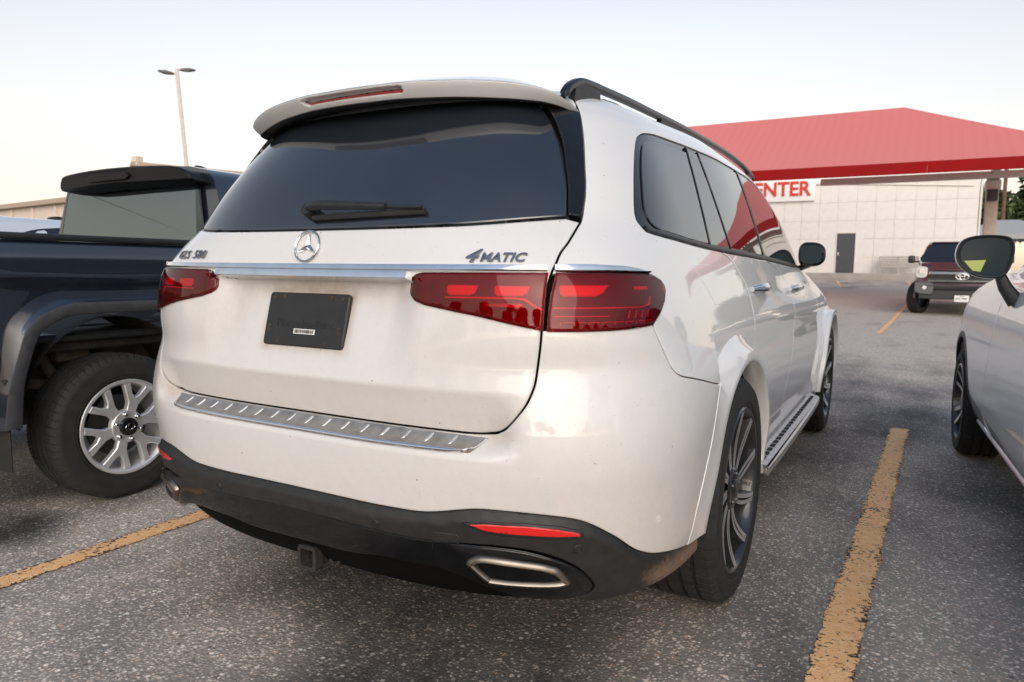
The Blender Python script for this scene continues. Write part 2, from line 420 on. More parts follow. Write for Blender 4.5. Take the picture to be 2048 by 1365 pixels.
# ------------------------------------------------------------------ lofted car body surface
def sm(a, b, x):
    t = np.clip((np.asarray(x, float)-a)/(b-a), 0, 1); return t*t*(3-2*t)
def superell(th, w, n, d):
    s = np.clip(np.sin(th), 0, 1); c = np.clip(np.cos(th), 0, 1)
    r_ = np.power(np.power(c, n)+np.power(s, n), -1/n); return w*r_*s, d*(1-r_*c)
_th = np.linspace(0, np.pi/2, 4001); _rx, _ry = superell(_th, .97, 3.4, .78)
_al = np.concatenate([[0], np.cumsum(np.hypot(np.diff(_rx), np.diff(_ry)))]); U1 = _al[-1]
class Surf:
    """plan outlines stacked by height; each row: z, half width, corner exponent, corner depth, rear y, front y"""
    def __init__(s, rows, nose=.9, side=None, disp=None, drop=None):
        A = np.array(rows, float); s.x = A[:, 0]; s.y = A[:, 1:]; s.m = np.gradient(s.y, s.x, axis=0)
        s.nose = nose; s.side = side; s.disp = disp; s.drop = drop
    def row(s, z):
        z = np.clip(np.asarray(z, float), s.x[0], s.x[-1]); i = np.clip(np.searchsorted(s.x, z)-1, 0, len(s.x)-2)
        h = (s.x[i+1]-s.x[i])[..., None]; t = ((z-s.x[i]))[..., None]/h
        return (2*t**3-3*t**2+1)*s.y[i]+(t**3-2*t**2+t)*h*s.m[i]+(-2*t**3+3*t**2)*s.y[i+1]+(t**3-t**2)*h*s.m[i+1]
    def __call__(s, U, V):
        U, V = np.broadcast_arrays(np.asarray(U, float), np.asarray(V, float))
        p = s.row(V); w, n, d, yc, yf = [p[..., k] for k in range(5)]
        sg = np.where(U < 0, -1., 1.); A = np.abs(U); th = np.interp(np.clip(A, 0, U1), _al, _th)
        x, y = superell(th, w, n, d); y = y+yc
        ys = np.minimum(yc+d+(A-U1), yf-1e-7); e = np.clip((ys-(yf-s.nose))/s.nose, 0, 1)
        xs = w*np.power(np.clip(1-e**3, 0, 1), 1/3.)
        if s.side is not None: xs = xs-s.side(ys, V)
        f = A > U1; x = np.where(f, xs, x); y = np.where(f, ys, y)
        z = V+(s.drop(y, V) if s.drop else 0)
        if s.disp is not None: y = y+np.where(f, 0, s.disp(x, V))
        return np.stack([sg*x, y, z], -1)
    def N(s, U, V, h=1e-3):
        U = np.asarray(U, float); V = np.asarray(V, float)
        a = s(U+h, V)-s(U-h, V); b = s(U, V+h)-s(U, V-h); n = np.cross(a, b)
        return n/(np.linalg.norm(n, axis=-1, keepdims=True)+1e-12)
    def off(s, k):
        return (lambda U, V: s(U, V)+s.N(U, V)*(k(U, V) if callable(k) else k)[..., None] if callable(k) else s(U, V)+s.N(U, V)*k)
    def u_of_x(s, x, V):
        x, V = np.broadcast_arrays(np.asarray(x, float), np.asarray(V, float)); lo = np.zeros(x.shape); hi = np.full(x.shape, U1)
        for _ in range(36):
            m = (lo+hi)/2; b = s(m, V)[..., 0] < np.abs(x); lo = np.where(b, m, lo); hi = np.where(b, hi, m)
        return np.where(x < 0, -1, 1)*(lo+hi)/2
    def u_of_y(s, y, V, lo=.3, hi=7.):
        y, V = np.broadcast_arrays(np.asarray(y, float), np.asarray(V, float)); lo = np.full(y.shape, lo); hi = np.full(y.shape, hi)
        for _ in range(40):
            m = (lo+hi)/2; b = s(m, V)[..., 1] < y; lo = np.where(b, m, lo); hi = np.where(b, hi, m)
        return (lo+hi)/2
    def at_yz(s, y, z):
        return s(s.u_of_y(y, z), z)

# ------------------------------------------------------------------ parking lot ground and painted lines
def ground_z(x, y): return .00082*np.clip(np.asarray(y, float)-6.5, 0, 34)**2
def asphalt():
    m, nt, N_, L, b = new_mat('asphalt')
    tc = nd(nt, 'TexCoord')
    v = nd(nt, 'TexVoronoi', i_Scale=95.0); v.feature = 'F1'; L.new(tc.outputs['Object'], v.inputs['Vector'])
    sep = nd(nt, 'SeparateColor'); L.new(v.outputs['Color'], sep.inputs[0])
    big = nd(nt, 'TexNoise', i_Scale=.55, i_Detail=5.0, i_Roughness=.55); L.new(tc.outputs['Object'], big.inputs['Vector'])
    mp = nd(nt, 'Mapping'); mp.inputs['Scale'].default_value = (.9, .22, 1); mp.inputs['Rotation'].default_value = (0, 0, R(35)); L.new(tc.outputs['Object'], mp.inputs[0])
    st = nd(nt, 'TexNoise', i_Scale=1.6, i_Detail=4.0); L.new(mp.outputs[0], st.inputs['Vector'])
    b2 = nd(nt, 'MapRange', i_1=.30, i_2=.70, i_3=.22, i_4=.78); L.new(big.outputs[0], b2.inputs[0]); ad = nd(nt, 'Math', operation='ADD'); L.new(b2.outputs[0], ad.inputs[0]); L.new(st.outputs[0], ad.inputs[1])
    spx = nd(nt, 'SeparateXYZ'); L.new(tc.outputs['Object'], spx.inputs[0])
    def blob(cx, cy, rx, ry, amt):     # worn or oil-dark areas of the lot, each with its own place and size
        vx = nd(nt, 'Math', operation='SUBTRACT', i_1=cx); L.new(spx.outputs[0], vx.inputs[0]); vy = nd(nt, 'Math', operation='SUBTRACT', i_1=cy); L.new(spx.outputs[1], vy.inputs[0])
        dx = nd(nt, 'Math', operation='DIVIDE', i_1=rx); L.new(vx.outputs[0], dx.inputs[0]); dy = nd(nt, 'Math', operation='DIVIDE', i_1=ry); L.new(vy.outputs[0], dy.inputs[0])
        cb = nd(nt, 'CombineXYZ'); L.new(dx.outputs[0], cb.inputs[0]); L.new(dy.outputs[0], cb.inputs[1]); ln_ = nd(nt, 'VectorMath', operation='LENGTH'); L.new(cb.outputs[0], ln_.inputs[0])
        mr_ = nd(nt, 'MapRange', i_1=.25, i_2=1.0, i_3=amt, i_4=0.0, interpolation_type='SMOOTHSTEP'); L.new(ln_.outputs['Value'], mr_.inputs[0]); return mr_.outputs[0]
    acc = ad.outputs[0]
    for bb in ((-1.5, -.9, 1.9, 1.7, .42), (-1.2, .75, .9, .8, .24), (.45, -.40, 1.0, .62, -.48), (-.35, .1, .5, .35, .2), (1.15, .35, .45, .4, .26), (.95, -.5, .5, .3, -.2), (-2.0, .2, .45, .35, -.5), (1.0, 12, 5, 5, .28), (-1.5, 28, 9, 5, .25), (2.0, 7.5, 2.0, 2.2, .18), (1.9, 1.8, 1.6, 3.4, .26), (0, 26, 60, 20, .42), (-.9, -.75, .5, .28, -.3), (2.3, .9, .5, .35, -.3), (1.75, 3.3, .35, .8, -.22)):
        q_ = nd(nt, 'Math', operation='ADD'); L.new(acc, q_.inputs[0]); L.new(blob(*bb), q_.inputs[1]); acc = q_.outputs[0]
    wear = nd(nt, 'MapRange', i_1=.72, i_2=1.34, i_3=.14, i_4=1.0); L.new(acc, wear.inputs[0])
    med = nd(nt, 'TexNoise', i_Scale=16.0, i_Detail=4.0); L.new(tc.outputs['Object'], med.inputs['Vector'])
    md = nd(nt, 'MapRange', i_1=.3, i_2=.7, i_3=-.22, i_4=.22); L.new(med.outputs[0], md.inputs[0])
    w2 = nd(nt, 'Math', operation='ADD'); L.new(wear.outputs[0], w2.inputs[0]); L.new(md.outputs[0], w2.inputs[1])
    sel = nd(nt, 'Math', operation='LESS_THAN'); L.new(sep.outputs[0], sel.inputs[0]); L.new(w2.outputs[0], sel.inputs[1])
    edge = nd(nt, 'MapRange', i_1=.30, i_2=.50, i_3=1.0, i_4=0.0); L.new(v.outputs['Distance'], edge.inputs[0])
    f = nd(nt, 'Math', operation='MULTIPLY'); L.new(sel.outputs[0], f.inputs[0]); L.new(edge.outputs[0], f.inputs[1])
    stone = ramp(nt, sep.outputs[1], [(.0, (.17, .15, .135)), (.35, (.34, .305, .275)), (.75, (.44, .405, .375)), (.94, (.58, .55, .52)), (1.0, (.50, .26, .14))])
    v2 = nd(nt, 'TexVoronoi', i_Scale=52.0); L.new(tc.outputs['Object'], v2.inputs['Vector']); sp2 = nd(nt, 'SeparateColor'); L.new(v2.outputs['Color'], sp2.inputs[0])
    w3 = nd(nt, 'Math', operation='MULTIPLY', i_1=.45); L.new(w2.outputs[0], w3.inputs[0])
    sel2 = nd(nt, 'Math', operation='LESS_THAN'); L.new(sp2.outputs[0], sel2.inputs[0]); L.new(w3.outputs[0], sel2.inputs[1])
    ed2 = nd(nt, 'MapRange', i_1=.30, i_2=.46, i_3=1.0, i_4=0.0); L.new(v2.outputs['Distance'], ed2.inputs[0])
    f2 = nd(nt, 'Math', operation='MULTIPLY'); L.new(sel2.outputs[0], f2.inputs[0]); L.new(ed2.outputs[0], f2.inputs[1])
    st2 = ramp(nt, sp2.outputs[1], [(.0, (.09, .085, .08)), (.5, (.36, .325, .295)), (1.0, (.60, .56, .52))])
    fine = nd(nt, 'TexNoise', i_Scale=120.0, i_Detail=3.0); L.new(tc.outputs['Object'], fine.inputs['Vector'])
    tar = ramp(nt, fine.outputs[0], [(.3, (.032, .031, .031)), (.7, (.105, .101, .097))])
    tar = mixc(nt, 1.0, tar, ramp(nt, sep.outputs[2], [(0, g(.40)), (.55, g(.95)), (.9, g(1.7)), (1.0, g(2.3))]), 'MULTIPLY')
    lite = mixc(nt, wear.outputs[0], tar, (.22, .205, .19))
    allc = mixc(nt, f2.outputs[0], mixc(nt, f.outputs[0], lite, stone), st2)
    L.new(mixc(nt, 1.0, allc, ramp(nt, wear.outputs[0], [(.14, (.46, .435, .405)), (.40, (.92, .885, .845)), (.70, (1.45, 1.38, 1.30)), (1.0, (1.75, 1.66, 1.54))]), 'MULTIPLY'), b.inputs['Base Color'])
    b.inputs['Roughness'].default_value = .82
    bp = nd(nt, 'Bump', i_Strength=.45, i_Distance=.006)
    hh = nd(nt, 'Math', operation='SUBTRACT'); hh.inputs[0].default_value = 1; L.new(v.outputs['Distance'], hh.inputs[1]); L.new(hh.outputs[0], bp.inputs['Height']); L.new(bp.outputs[0], b.inputs['Normal'])
asphalt()
def line_paint():
    m, nt, N_, L, b = new_mat('line_paint')
    tc = nd(nt, 'TexCoord')
    mp = nd(nt, 'Mapping'); mp.inputs['Scale'].default_value = (1, .45, 1); L.new(tc.outputs['Object'], mp.inputs[0])
    n = nd(nt, 'TexNoise', i_Scale=60.0, i_Detail=7.0, i_Roughness=.7); L.new(tc.outputs['Object'], n.inputs['Vector'])
    n2 = nd(nt, 'TexNoise', i_Scale=5.0, i_Detail=3.0); L.new(tc.outputs['Object'], n2.inputs['Vector'])
    at = nd(nt, 'Attribute', attribute_name='edge')
    s = nd(nt, 'Math', operation='ADD'); L.new(n.outputs[0], s.inputs[0])
    k = nd(nt, 'MapRange', i_1=.3, i_2=.75, i_3=-.06, i_4=.07); L.new(n2.outputs[0], k.inputs[0]); L.new(k.outputs[0], s.inputs[1])
    s2 = nd(nt, 'Math', operation='ADD'); L.new(s.outputs[0], s2.inputs[0]); L.new(at.outputs['Fac'], s2.inputs[1])
    chip = nd(nt, 'MapRange', i_1=.565, i_2=.59); L.new(s2.outputs[0], chip.inputs[0])
    n3 = nd(nt, 'TexNoise', i_Scale=28.0, i_Detail=5.0); L.new(tc.outputs['Object'], n3.inputs['Vector'])
    c = ramp(nt, n3.outputs[0], [(.3, (.86, .45, .185)), (.7, (.95, .59, .30))])
    L.new(mixc(nt, chip.outputs[0], c, (.045, .040, .036)), b.inputs['Base Color']); b.inputs['Roughness'].default_value = .75
    v = nd(nt, 'TexVoronoi', i_Scale=95.0); L.new(tc.outputs['Object'], v.inputs['Vector'])
    bp = nd(nt, 'Bump', i_Strength=.35, i_Distance=.004); L.new(v.outputs['Distance'], bp.inputs['Height']); bp.invert = True; L.new(bp.outputs[0], b.inputs['Normal'])
line_paint()
gx = np.concatenate([np.linspace(-300, -40, 8), np.linspace(-30, 30, 13), np.linspace(40, 300, 8)])
gy = np.concatenate([np.linspace(-200, -20, 6), np.linspace(-10, 6.5, 4), np.linspace(8, 41, 34), np.linspace(50, 400, 8)])
gxx, gyy = np.meshgrid(gx, gy); gv = np.stack([gxx, gyy, ground_z(gxx, gyy)], -1).reshape(-1, 3); kx = len(gx)
gr = link('parking_lot', mk(gv, [(r_*kx+c, r_*kx+c+1, (r_+1)*kx+c+1, (r_+1)*kx+c) for r_ in range(len(gy)-1) for c in range(kx-1)]), 'asphalt'); tag(gr, kind='structure')
def line(label, a, b, w_, group='parking lines'):
    a = np.array(a); b = np.array(b); d = b-a; Ln = np.linalg.norm(d); d /= Ln; s = np.array([d[1], -d[0]]); n = max(8, int(Ln/.04)); V_ = []; F_ = []; ed = []
    r_ = np.random.default_rng(int(abs(a[0]*100+a[1]*10)))
    jl = r_.normal(0, .0035, n+1); jr = r_.normal(0, .0035, n+1)
    for i in range(n+1):
        p = a+d*Ln*i/n
        for q, wv in ((-w_/2+jl[i], .10), (-w_/2+.02, 0), (0, -.02), (w_/2-.02, 0), (w_/2+jr[i], .10)):
            pt = p+s*q; V_.append((pt[0], pt[1], float(ground_z(pt[0], pt[1]))+.004)); ed.append(wv+(.1 if i in (0, n) else 0))
    for i in range(n):
        for q in range(4): F_.append((i*5+q, i*5+q+1, (i+1)*5+q+1, (i+1)*5+q))
    me = mk(V_, F_); at = me.attributes.new('edge', 'FLOAT', 'POINT'); at.data.foreach_set('value', ed)
    o = link('painted_line', me, 'line_paint'); tag(o, kind='structure'); return o
line('r', (1.245, -1.4), (1.462, 4.72), .125); line('l', (-1.425, -3.0), (-1.36, 4.6), .115)
line('f1', (1.0, 13.6), (1.42, 23.5), .13); line('f2', (-1.75, 37.9), (-1.2, 33.0), .13); line('f3', (1.4, 37.9), (1.6, 31.5), .13)
line('f4', (-1.6, 13.6), (-1.3, 23.5), .13); line('f5', (4.1, 13.6), (4.5, 23.5), .13)

# ------------------------------------------------------------------ white SUV (y forward, rear bumper at y = 0)
ROWS = [[.24,.84,3.0,.70,.26,5.00],[.30,.90,3.0,.70,.14,5.08],[.36,.945,3.0,.72,.080,5.14],[.42,.965,3.0,.75,.050,5.17],
 [.52,.978,3.05,.75,.029,5.19],[.62,.987,3.25,.76,.024,5.20],[.70,.990,3.5,.77,.026,5.20],[.78,.985,3.65,.78,.033,5.20],
 [.87,.970,3.7,.79,.047,5.18],[.94,.952,3.7,.80,.056,5.13],[1.00,.934,4.1,.80,.064,5.08],[1.06,.915,4.4,.80,.072,4.95],
 [1.12,.895,4.6,.80,.080,4.75],[1.18,.877,4.4,.79,.090,4.45],[1.232,.861,3.9,.78,.103,4.22],[1.308,.838,3.2,.77,.128,4.16],
 [1.45,.790,3.1,.74,.205,4.00],[1.60,.730,3.1,.70,.315,3.74],[1.68,.690,3.0,.68,.385,3.52],[1.735,.640,2.9,.66,.46,3.28],
 [1.770,.57,2.8,.64,.56,2.95],[1.790,.44,2.6,.6,.72,2.72],[1.800,.22,2.4,.5,.98,2.4]]
def suv_side(y, V): return .035*sm(1.4, 3.6, y)*sm(.85, 1.15, V)+.03*sm(.62, 1.0, y)*(1-sm(.85, 1.0, V))*sm(.3, .5, V)
def suv_disp(x, z):
    ax = np.abs(x)
    rec = .047*np.clip((z-.872)/.245, 0, 1)*(1-sm(.28, .41, ax))*(z < 1.150)
    tuck = .050*np.clip((.882-z)/.105, 0, 1)*sm(.722, .768, z)*(1-sm(.58, .70, ax))
    return rec+tuck
def suv_drop(y, V): return -.04*sm(1.15, 1.7, V)*(1-sm(.9, 1.9, y))
S = Surf(ROWS, side=suv_side, disp=suv_disp, drop=suv_drop)
suv = thing('parked_suv', 'dusty white full-size SUV seen from behind, nearest the camera', 'suv', (0, 2.6, 0))
def part(name, me, mat, parent=None, **k): return link(name, me, mat, parent or suv, **k)
def dup_part(o, name=None): return o
W = 'paint_white'
def mir(P): P = np.array(P, float); P[:, 0] *= -1; return P[::-1]
def symm(right):
    """right: boundary of the right half from bottom centre up to top centre"""
    P = np.array(right, float); L_ = P[::-1].copy(); L_[:, 0] *= -1
    return np.concatenate([P, L_[1:-1]]) if abs(P[0, 0]) < 1e-6 else np.concatenate([P, L_])
C = lambda pts, n=5: cr(pts, n)
RC = np.array([1.206, .392]); RT = .402; FC = np.array([4.35, .40])

gap = C([(.471,.770),(.525,.770),(.573,.773),(.600,.779),(.627,.794),(.658,.823),(.684,.854),(.700,.883),(.711,.908),(.719,.941),(.725,.978),(.733,1.029),(.738,1.063),(.746,1.099),(.757,1.130),(.774,1.167),(.789,1.189),(.809,1.218),(.837,1.245),(.868,1.277),(.897,1.307)])
fin_edge = C([(.897,1.307),(.908,1.327),(.918,1.36),(.924,1.39),(.926,1.451),(.926,1.51),(.925,1.586),(.922,1.64),(.918,1.67),(.912,1.696),(.902,1.722),(.885,1.748),(.865,1.772)])
glass_bot = [(0,1.286),(.25,1.287),(.48,1.291),(.596,1.296),(.72,1.306),(.853,1.318)]
# --- tail panel
def tail_dirt(p):
    x, y, z = p.T; ax = np.abs(x)
    under = np.exp(-((z-1.125)/.03)**2)*np.exp(-(x/.20)**2)*.75+np.exp(-((z-1.10)/.05)**2)*np.exp(-((ax-.28)/.12)**2)*.18
    dx = np.maximum(ax-.155, 0); dz = np.maximum(np.abs(z-1.027)-.075, 0); dd = np.hypot(dx, dz)
    plate = np.exp(-(dd/.014)**2)*.45
    side = np.exp(-((x+.31)/.09)**2)*np.exp(-((z-1.03)/.09)**2)*.22
    low = np.exp(-((z-.775)/.03)**2)*.10+np.exp(-((ax-.64)/.05)**2-((z-.82)/.06)**2)*.18
    return np.clip(under+plate+side+low+.10+.09*sm(1.20, .9, z), 0, 1)
tg = symm(np.concatenate([[(0,.770),(.15,.770),(.3,.770)], gap, C(glass_bot, 4)[::-1]]))
tail = part('tail_panel', patch(S, tg, .016, inset=.004, round_w=.006, round_d=.0028, dirt=tail_dirt), W)
# --- rear window, its side fins
gs = C([(.853,1.322),(.856,1.36),(.857,1.41),(.850,1.47),(.840,1.53),(.822,1.58),(.795,1.63),(.755,1.675)])
rw = symm(np.concatenate([np.array(C(glass_bot, 4))+[0, .004], gs, C([(.70,1.685),(.45,1.692),(0,1.695)], 5)]))
_gv = np.linspace(1.27, 1.70, 30); _gc = np.polyfit(_gv, S.row(_gv), 2)     # one even curve for the glass
class GlassSurf(Surf):
    def row(s, z): z = np.asarray(z, float)[..., None]; return _gc[0]*z*z+_gc[1]*z+_gc[2]
SG = GlassSurf(ROWS, drop=lambda y, V: -.04*sm(1.0, 1.9, V))
part('rear_window', patch(SG.off(.001), rw, .03, inset=.002, round_w=.004, round_d=.002), 'glass_rear')
part('window_seal', patch(S.off(-.007), inset_poly(rw, -.007), .03, round_w=0), 'black_rubber_trim')
for sg in (1, -1):
    fp = np.concatenate([fin_edge[3:-14], C([(.905,1.668),(.84,1.688),(.765,1.694)], 4), (gs+[.007, 0])[::-1][2:]])
    fin = lambda U, V: S.off(lambda u, v: .004+.016*sm(1.40, 1.66, v)*sm(.93, .80, np.abs(u)))(U, V)
    part('window_fin', patch(fin, fp if sg > 0 else mir(fp), .02, inset=.002, round_w=.005, round_d=.004, skirt=.03), 'gloss_black')
# --- black shell behind every panel gap; its black stands in for the shade there
def grid(F, us, vs, flip=False):
    U_, V_ = np.meshgrid(us, vs); p = F(U_, V_).reshape(-1, 3); k = len(us)
    f = [(r_*k+c, r_*k+c+1, (r_+1)*k+c+1, (r_+1)*k+c) for r_ in range(len(vs)-1) for c in range(k-1)]
    return mk(p, f)
UE = 5.95
us = np.concatenate([np.linspace(-UE, -1.55, 60), np.linspace(-1.5, 1.5, 90), np.linspace(1.55, UE, 60)])
vv = np.concatenate([np.linspace(.30, 1.70, 70), np.linspace(1.71, 1.799, 16)])
def shell_f(U, V):
    p = S(U, V); n = S.N(U, V); p = p-n*.016
    for (cy, cz) in (RC, FC):     # wheel wells
        d = np.hypot(p[..., 1]-cy, p[..., 2]-cz); m = (d < .50) & (V < .95)
        p[..., 0] = np.where(m, np.sign(p[..., 0])*np.minimum(np.abs(p[..., 0]), .62), p[..., 0])
    return p
sh = grid(shell_f, us, vv)
part('gap_shade_shell', sh, 'black_shell')
part('floor_pan', box(1.60, 4.3, .12, .03, 2, (0, 2.7, .36)), 'iron')
# --- bumper cover
wbU = [(0,.571),(.15,.570),(.276,.568),(.376,.568),(.425,.569),(.471,.575),(.542,.589),(.592,.595),(.682,.593),(.763,.586),(.826,.575),(.872,.557),(.912,.535),(.95,.512),(.999,.476),(1.036,.456),(1.093,.436),(1.212,.412),(1.34,.392),(1.43,.374)]
wb = C(wbU, 4)
def arch_uv(a0, a1, r, n=24, c=RC):
    out = []
    for a in np.linspace(R(a0), R(a1), n):
        y = c[0]+r*math.cos(a); z = c[1]+r*math.sin(a); out.append((float(S.u_of_y(y, z)), z))
    return out
seam = C([(1.048,1.040),(1.07,.996),(1.102,.944),(1.12,.921),(1.141,.907),(1.178,.896),(1.263,.880),(1.414,.850)], 5)
lamp_bot = C([(.735,1.033),(.825,1.034),(.905,1.035),(.987,1.037),(1.048,1.040)], 4)
i0 = int(np.argmin(np.abs(gap[:, 1]-1.033)))
bump = np.concatenate([wb, arch_uv(182, 124, .480, 20), [(1.50,.835)], seam[::-1][1:], lamp_bot[::-1][1:], gap[:i0][::-1], [(.3,.770),(.15,.770),(0,.770)]])
def bump_dirt(p):
    x, y, z = p.T; ax = np.abs(x)
    return np.clip(np.exp(-((ax-.63)/.045)**2-((z-.80)/.07)**2)*np.where(x < 0, .42, .10)+np.exp(-((z-.765)/.012)**2)*(ax < .65)*.35+.17+.09*sm(.80, .5, z), 0, 1)
part('rear_bumper', patch(S, symm(bump), .016, inset=.002, round_w=.0045, round_d=.0016, dirt=bump_dirt), W)
# --- black lower bumper, standing proud with a chamfered top edge
wbx = np.array(wbU); 
def wb_v(U): return np.interp(np.abs(U), wbx[:, 0], wbx[:, 1])
def proud(U, V): return .014*sm(0, .026, wb_v(U)-V)
gl = C([(0,.512),(.165,.508),(.324,.503),(.423,.501),(.538,.506),(.637,.508),(.721,.500),(.793,.477),(.846,.443),(.882,.402),(.887,.382),(.873,.366),(.846,.357)], 5)
lowr = np.concatenate([gl, C([(.846,.357),(.874,.340),(.94,.334),(1.003,.334),(1.118,.338),(1.25,.345),(1.38,.352),(1.43,.362)], 4)[1:], wb[::-1]])
def low_dirt(p):
    x, y, z = p.T; return np.clip(sm(.86, .93, np.abs(x))*sm(.47, .36, z)*.6, 0, 1)
part('lower_bumper', patch(S.off(proud), symm(lowr), .014, inset=.001, round_w=.004, round_d=.003, dirt=low_dirt, skirt=.03), 'worn_plastic')
glb = np.concatenate([C([(0,.412),(.172,.412),(.25,.419),(.31,.424),(.488,.420),(.58,.405),(.66,.375),(.733,.350),(.80,.343),(.846,.350)], 5), gl[::-1]])
def dif_off(U, V): return .008+.018*np.exp(-((np.abs(U)-.69)/.17)**4-((V-.44)/.075)**4)
part('diffuser', patch(S.off(dif_off), symm(glb), .016, inset=.0015, round_w=.005, round_d=.004, skirt=.03), 'gloss_black')
und = lambda U, V: np.stack([U, .13+.55*V+.10*np.abs(U)**2, .395-.10*V-.06*np.abs(U)*(1-V)], -1)
part('undertray', grid(und, np.linspace(-.60, .60, 30), np.linspace(0, 1, 8)), 'iron')
# tow eye cover outline and sensors
def on_s(px, pz, off=0.0):
    u = S.u_of_x(px, pz); return S(u, pz)+S.N(u, pz)*off, S.N(u, pz)
def disc_on(name, u, v, r, off, mat, depth=.004, ring=None, squash=1.0, parent=None):
    c = S(u, v); n = S.N(u, v); c = c+n*off; z = np.array([0, 0, 1.]); a = np.cross(z, n); a /= np.linalg.norm(a); b = np.cross(n, a)
    prof = ring or [(0, r), (depth*.7, r*.96), (depth, r*.86), (depth, r*.62), (depth*.2, r*.55), (depth*.15, 0.0005)]
    me = lathe([(t, q) for t, q in prof], 24)
    me.transform(Matrix(((n[0], a[0]*squash, b[0], c[0]), (n[1], a[1]*squash, b[1], c[1]), (n[2], a[2]*squash, b[2], c[2]), (0, 0, 0, 1))))
    return part(name, me, mat, parent)
for u in (.297, -.297): disc_on('parking_sensor', u, .524, .013, .0125, 'black_plastic')
for u in (.836, -.836): disc_on('parking_sensor', u, .504, .014, .0125, 'black_plastic')
for u in (1.087, -1.087): disc_on('parking_sensor', u, .540, .010, -.0005, W, ring=[(-.004, .0115), (.0010, .0113), (.0010, .0108), (-.002, .0102), (-.002, .0098), (.0009, .0092), (.0010, .0005)])
for sg in (1, -1):
    rp = np.array([(.560,.561),(.60,.566),(.700,.568),(.780,.561),(.834,.549),(.838,.540),(.78,.540),(.707,.543),(.640,.545),(.60,.549)])
    hous = inset_poly(rp, -.008)
    pr_off = lambda k: S.off(lambda u, v: proud(u, v)+k)
    part('reflector_frame', patch(pr_off(.002), hous if sg > 0 else mir(hous), .012, round_w=.004, round_d=.003), 'black_plastic')
    part('rear_reflector', patch(pr_off(.004), rp if sg > 0 else mir(rp), .012, round_w=.003, round_d=.003), 'reflector_red')
cov = [(.462,.530),(.530,.531),(.538,.524),(.538,.485),(.528,.468),(.470,.466),(.461,.476)]
for nm, mt, pp in (('tow_eye_cover', 'worn_plastic', [(.462,.530),(.530,.532),(.538,.524),(.538,.5065),(.461,.5025)]), ('tow_eye_cover', 'gloss_black', [(.461,.5015),(.538,.5055),(.538,.482),(.528,.466),(.470,.464),(.461,.474)])):
    part(nm, patch(S.off(lambda u, v: proud(u, v)*(v > .504)+.0095*(v <= .504)+.0012), pp, .012, round_w=.003, round_d=.002), mt)
# --- exhaust tips
ex_o = [(.556,.464),(.573,.479),(.607,.487),(.730,.476),(.769,.467),(.793,.456),(.820,.423),(.811,.411),(.766,.406),(.628,.410),(.600,.420),(.564,.453)]
for sg in (1, -1):
    po = cr(ex_o, 5, True); po[:, 0] *= sg
    if sg < 0: po = po[::-1]
    cen = po.mean(0); rings = []
    for k, off in ((-.003, .002), (-.002, .026), (.002, .033), (.010, .035), (.014, .031), (.017, .020), (.019, -.02), (.021, -.11)):
        q = inset_poly(po, k); rings.append(S(q[:, 0], q[:, 1])+S.N(cen[0], cen[1])*off)
    n = len(po); V_ = np.concatenate(rings); F_ = []; mi = []
    for r_ in range(len(rings)-1):
        for i in range(n):
            j = (i+1) % n; F_.append((r_*n+i, r_*n+j, (r_+1)*n+j, (r_+1)*n+i)); mi.append(1 if r_ >= 5 else 0)
    F_.append(tuple((len(rings)-1)*n+i for i in range(n))); mi.append(2)
    me = sharp(mk(V_, F_, True, None, mi), 50)
    part('exhaust_tip', me, ['exhaust_steel', 'exhaust_inside', 'black_shell'])
# --- tow hitch receiver
hit = lambda sx, sz, t: None
hb = bmesh.new()
o_ = rrect(.070, .072, .012); i_ = rrect(.048, .050, .006)
def hm(a, b, h): return (a, .075+h, .345+b)
V_ = [hm(a, b, 0) for a, b in o_]+[hm(a, b, 0) for a, b in i_]+[hm(a, b, .16) for a, b in i_]+[hm(a, b, .03) for a, b in o_]+[hm(a*.86, b*.86, .03) for a, b in o_]+[hm(a*.86, b*.86, .35) for a, b in o_]
n = len(o_); F_ = []
for (p_, q_) in ((1, 0), (2, 1), (0, 3), (3, 4), (4, 5)):
    for i in range(n): j = (i+1) % n; F_.append((p_*n+i, p_*n+j, q_*n+j, q_*n+i))
F_.append(tuple(2*n+i for i in range(n)))
part('hitch_receiver', sharp(mk(V_, F_)), 'iron')
part('hitch_crossbar', box(.90, .07, .07, .01, 2, (0, .44, .36)), 'iron')
part('chain_bracket', prism(rrect(.16, .052, .018), .010, lambda a, b, h: (a, .13+h, .338+b)), 'iron')
for sx in (1, -1): part('chain_loop', tube([(sx*(.062+.017*math.cos(t)), .125, .338+.017*math.sin(t)) for t in np.linspace(0, 2*math.pi, 14, endpoint=False)], circ(.005, 6), upv=(0, 1, 0), closed=True), 'iron')
part('wiring_plug', box(.05, .05, .045, .01, 2, (.105, .17, .365)), 'iron')
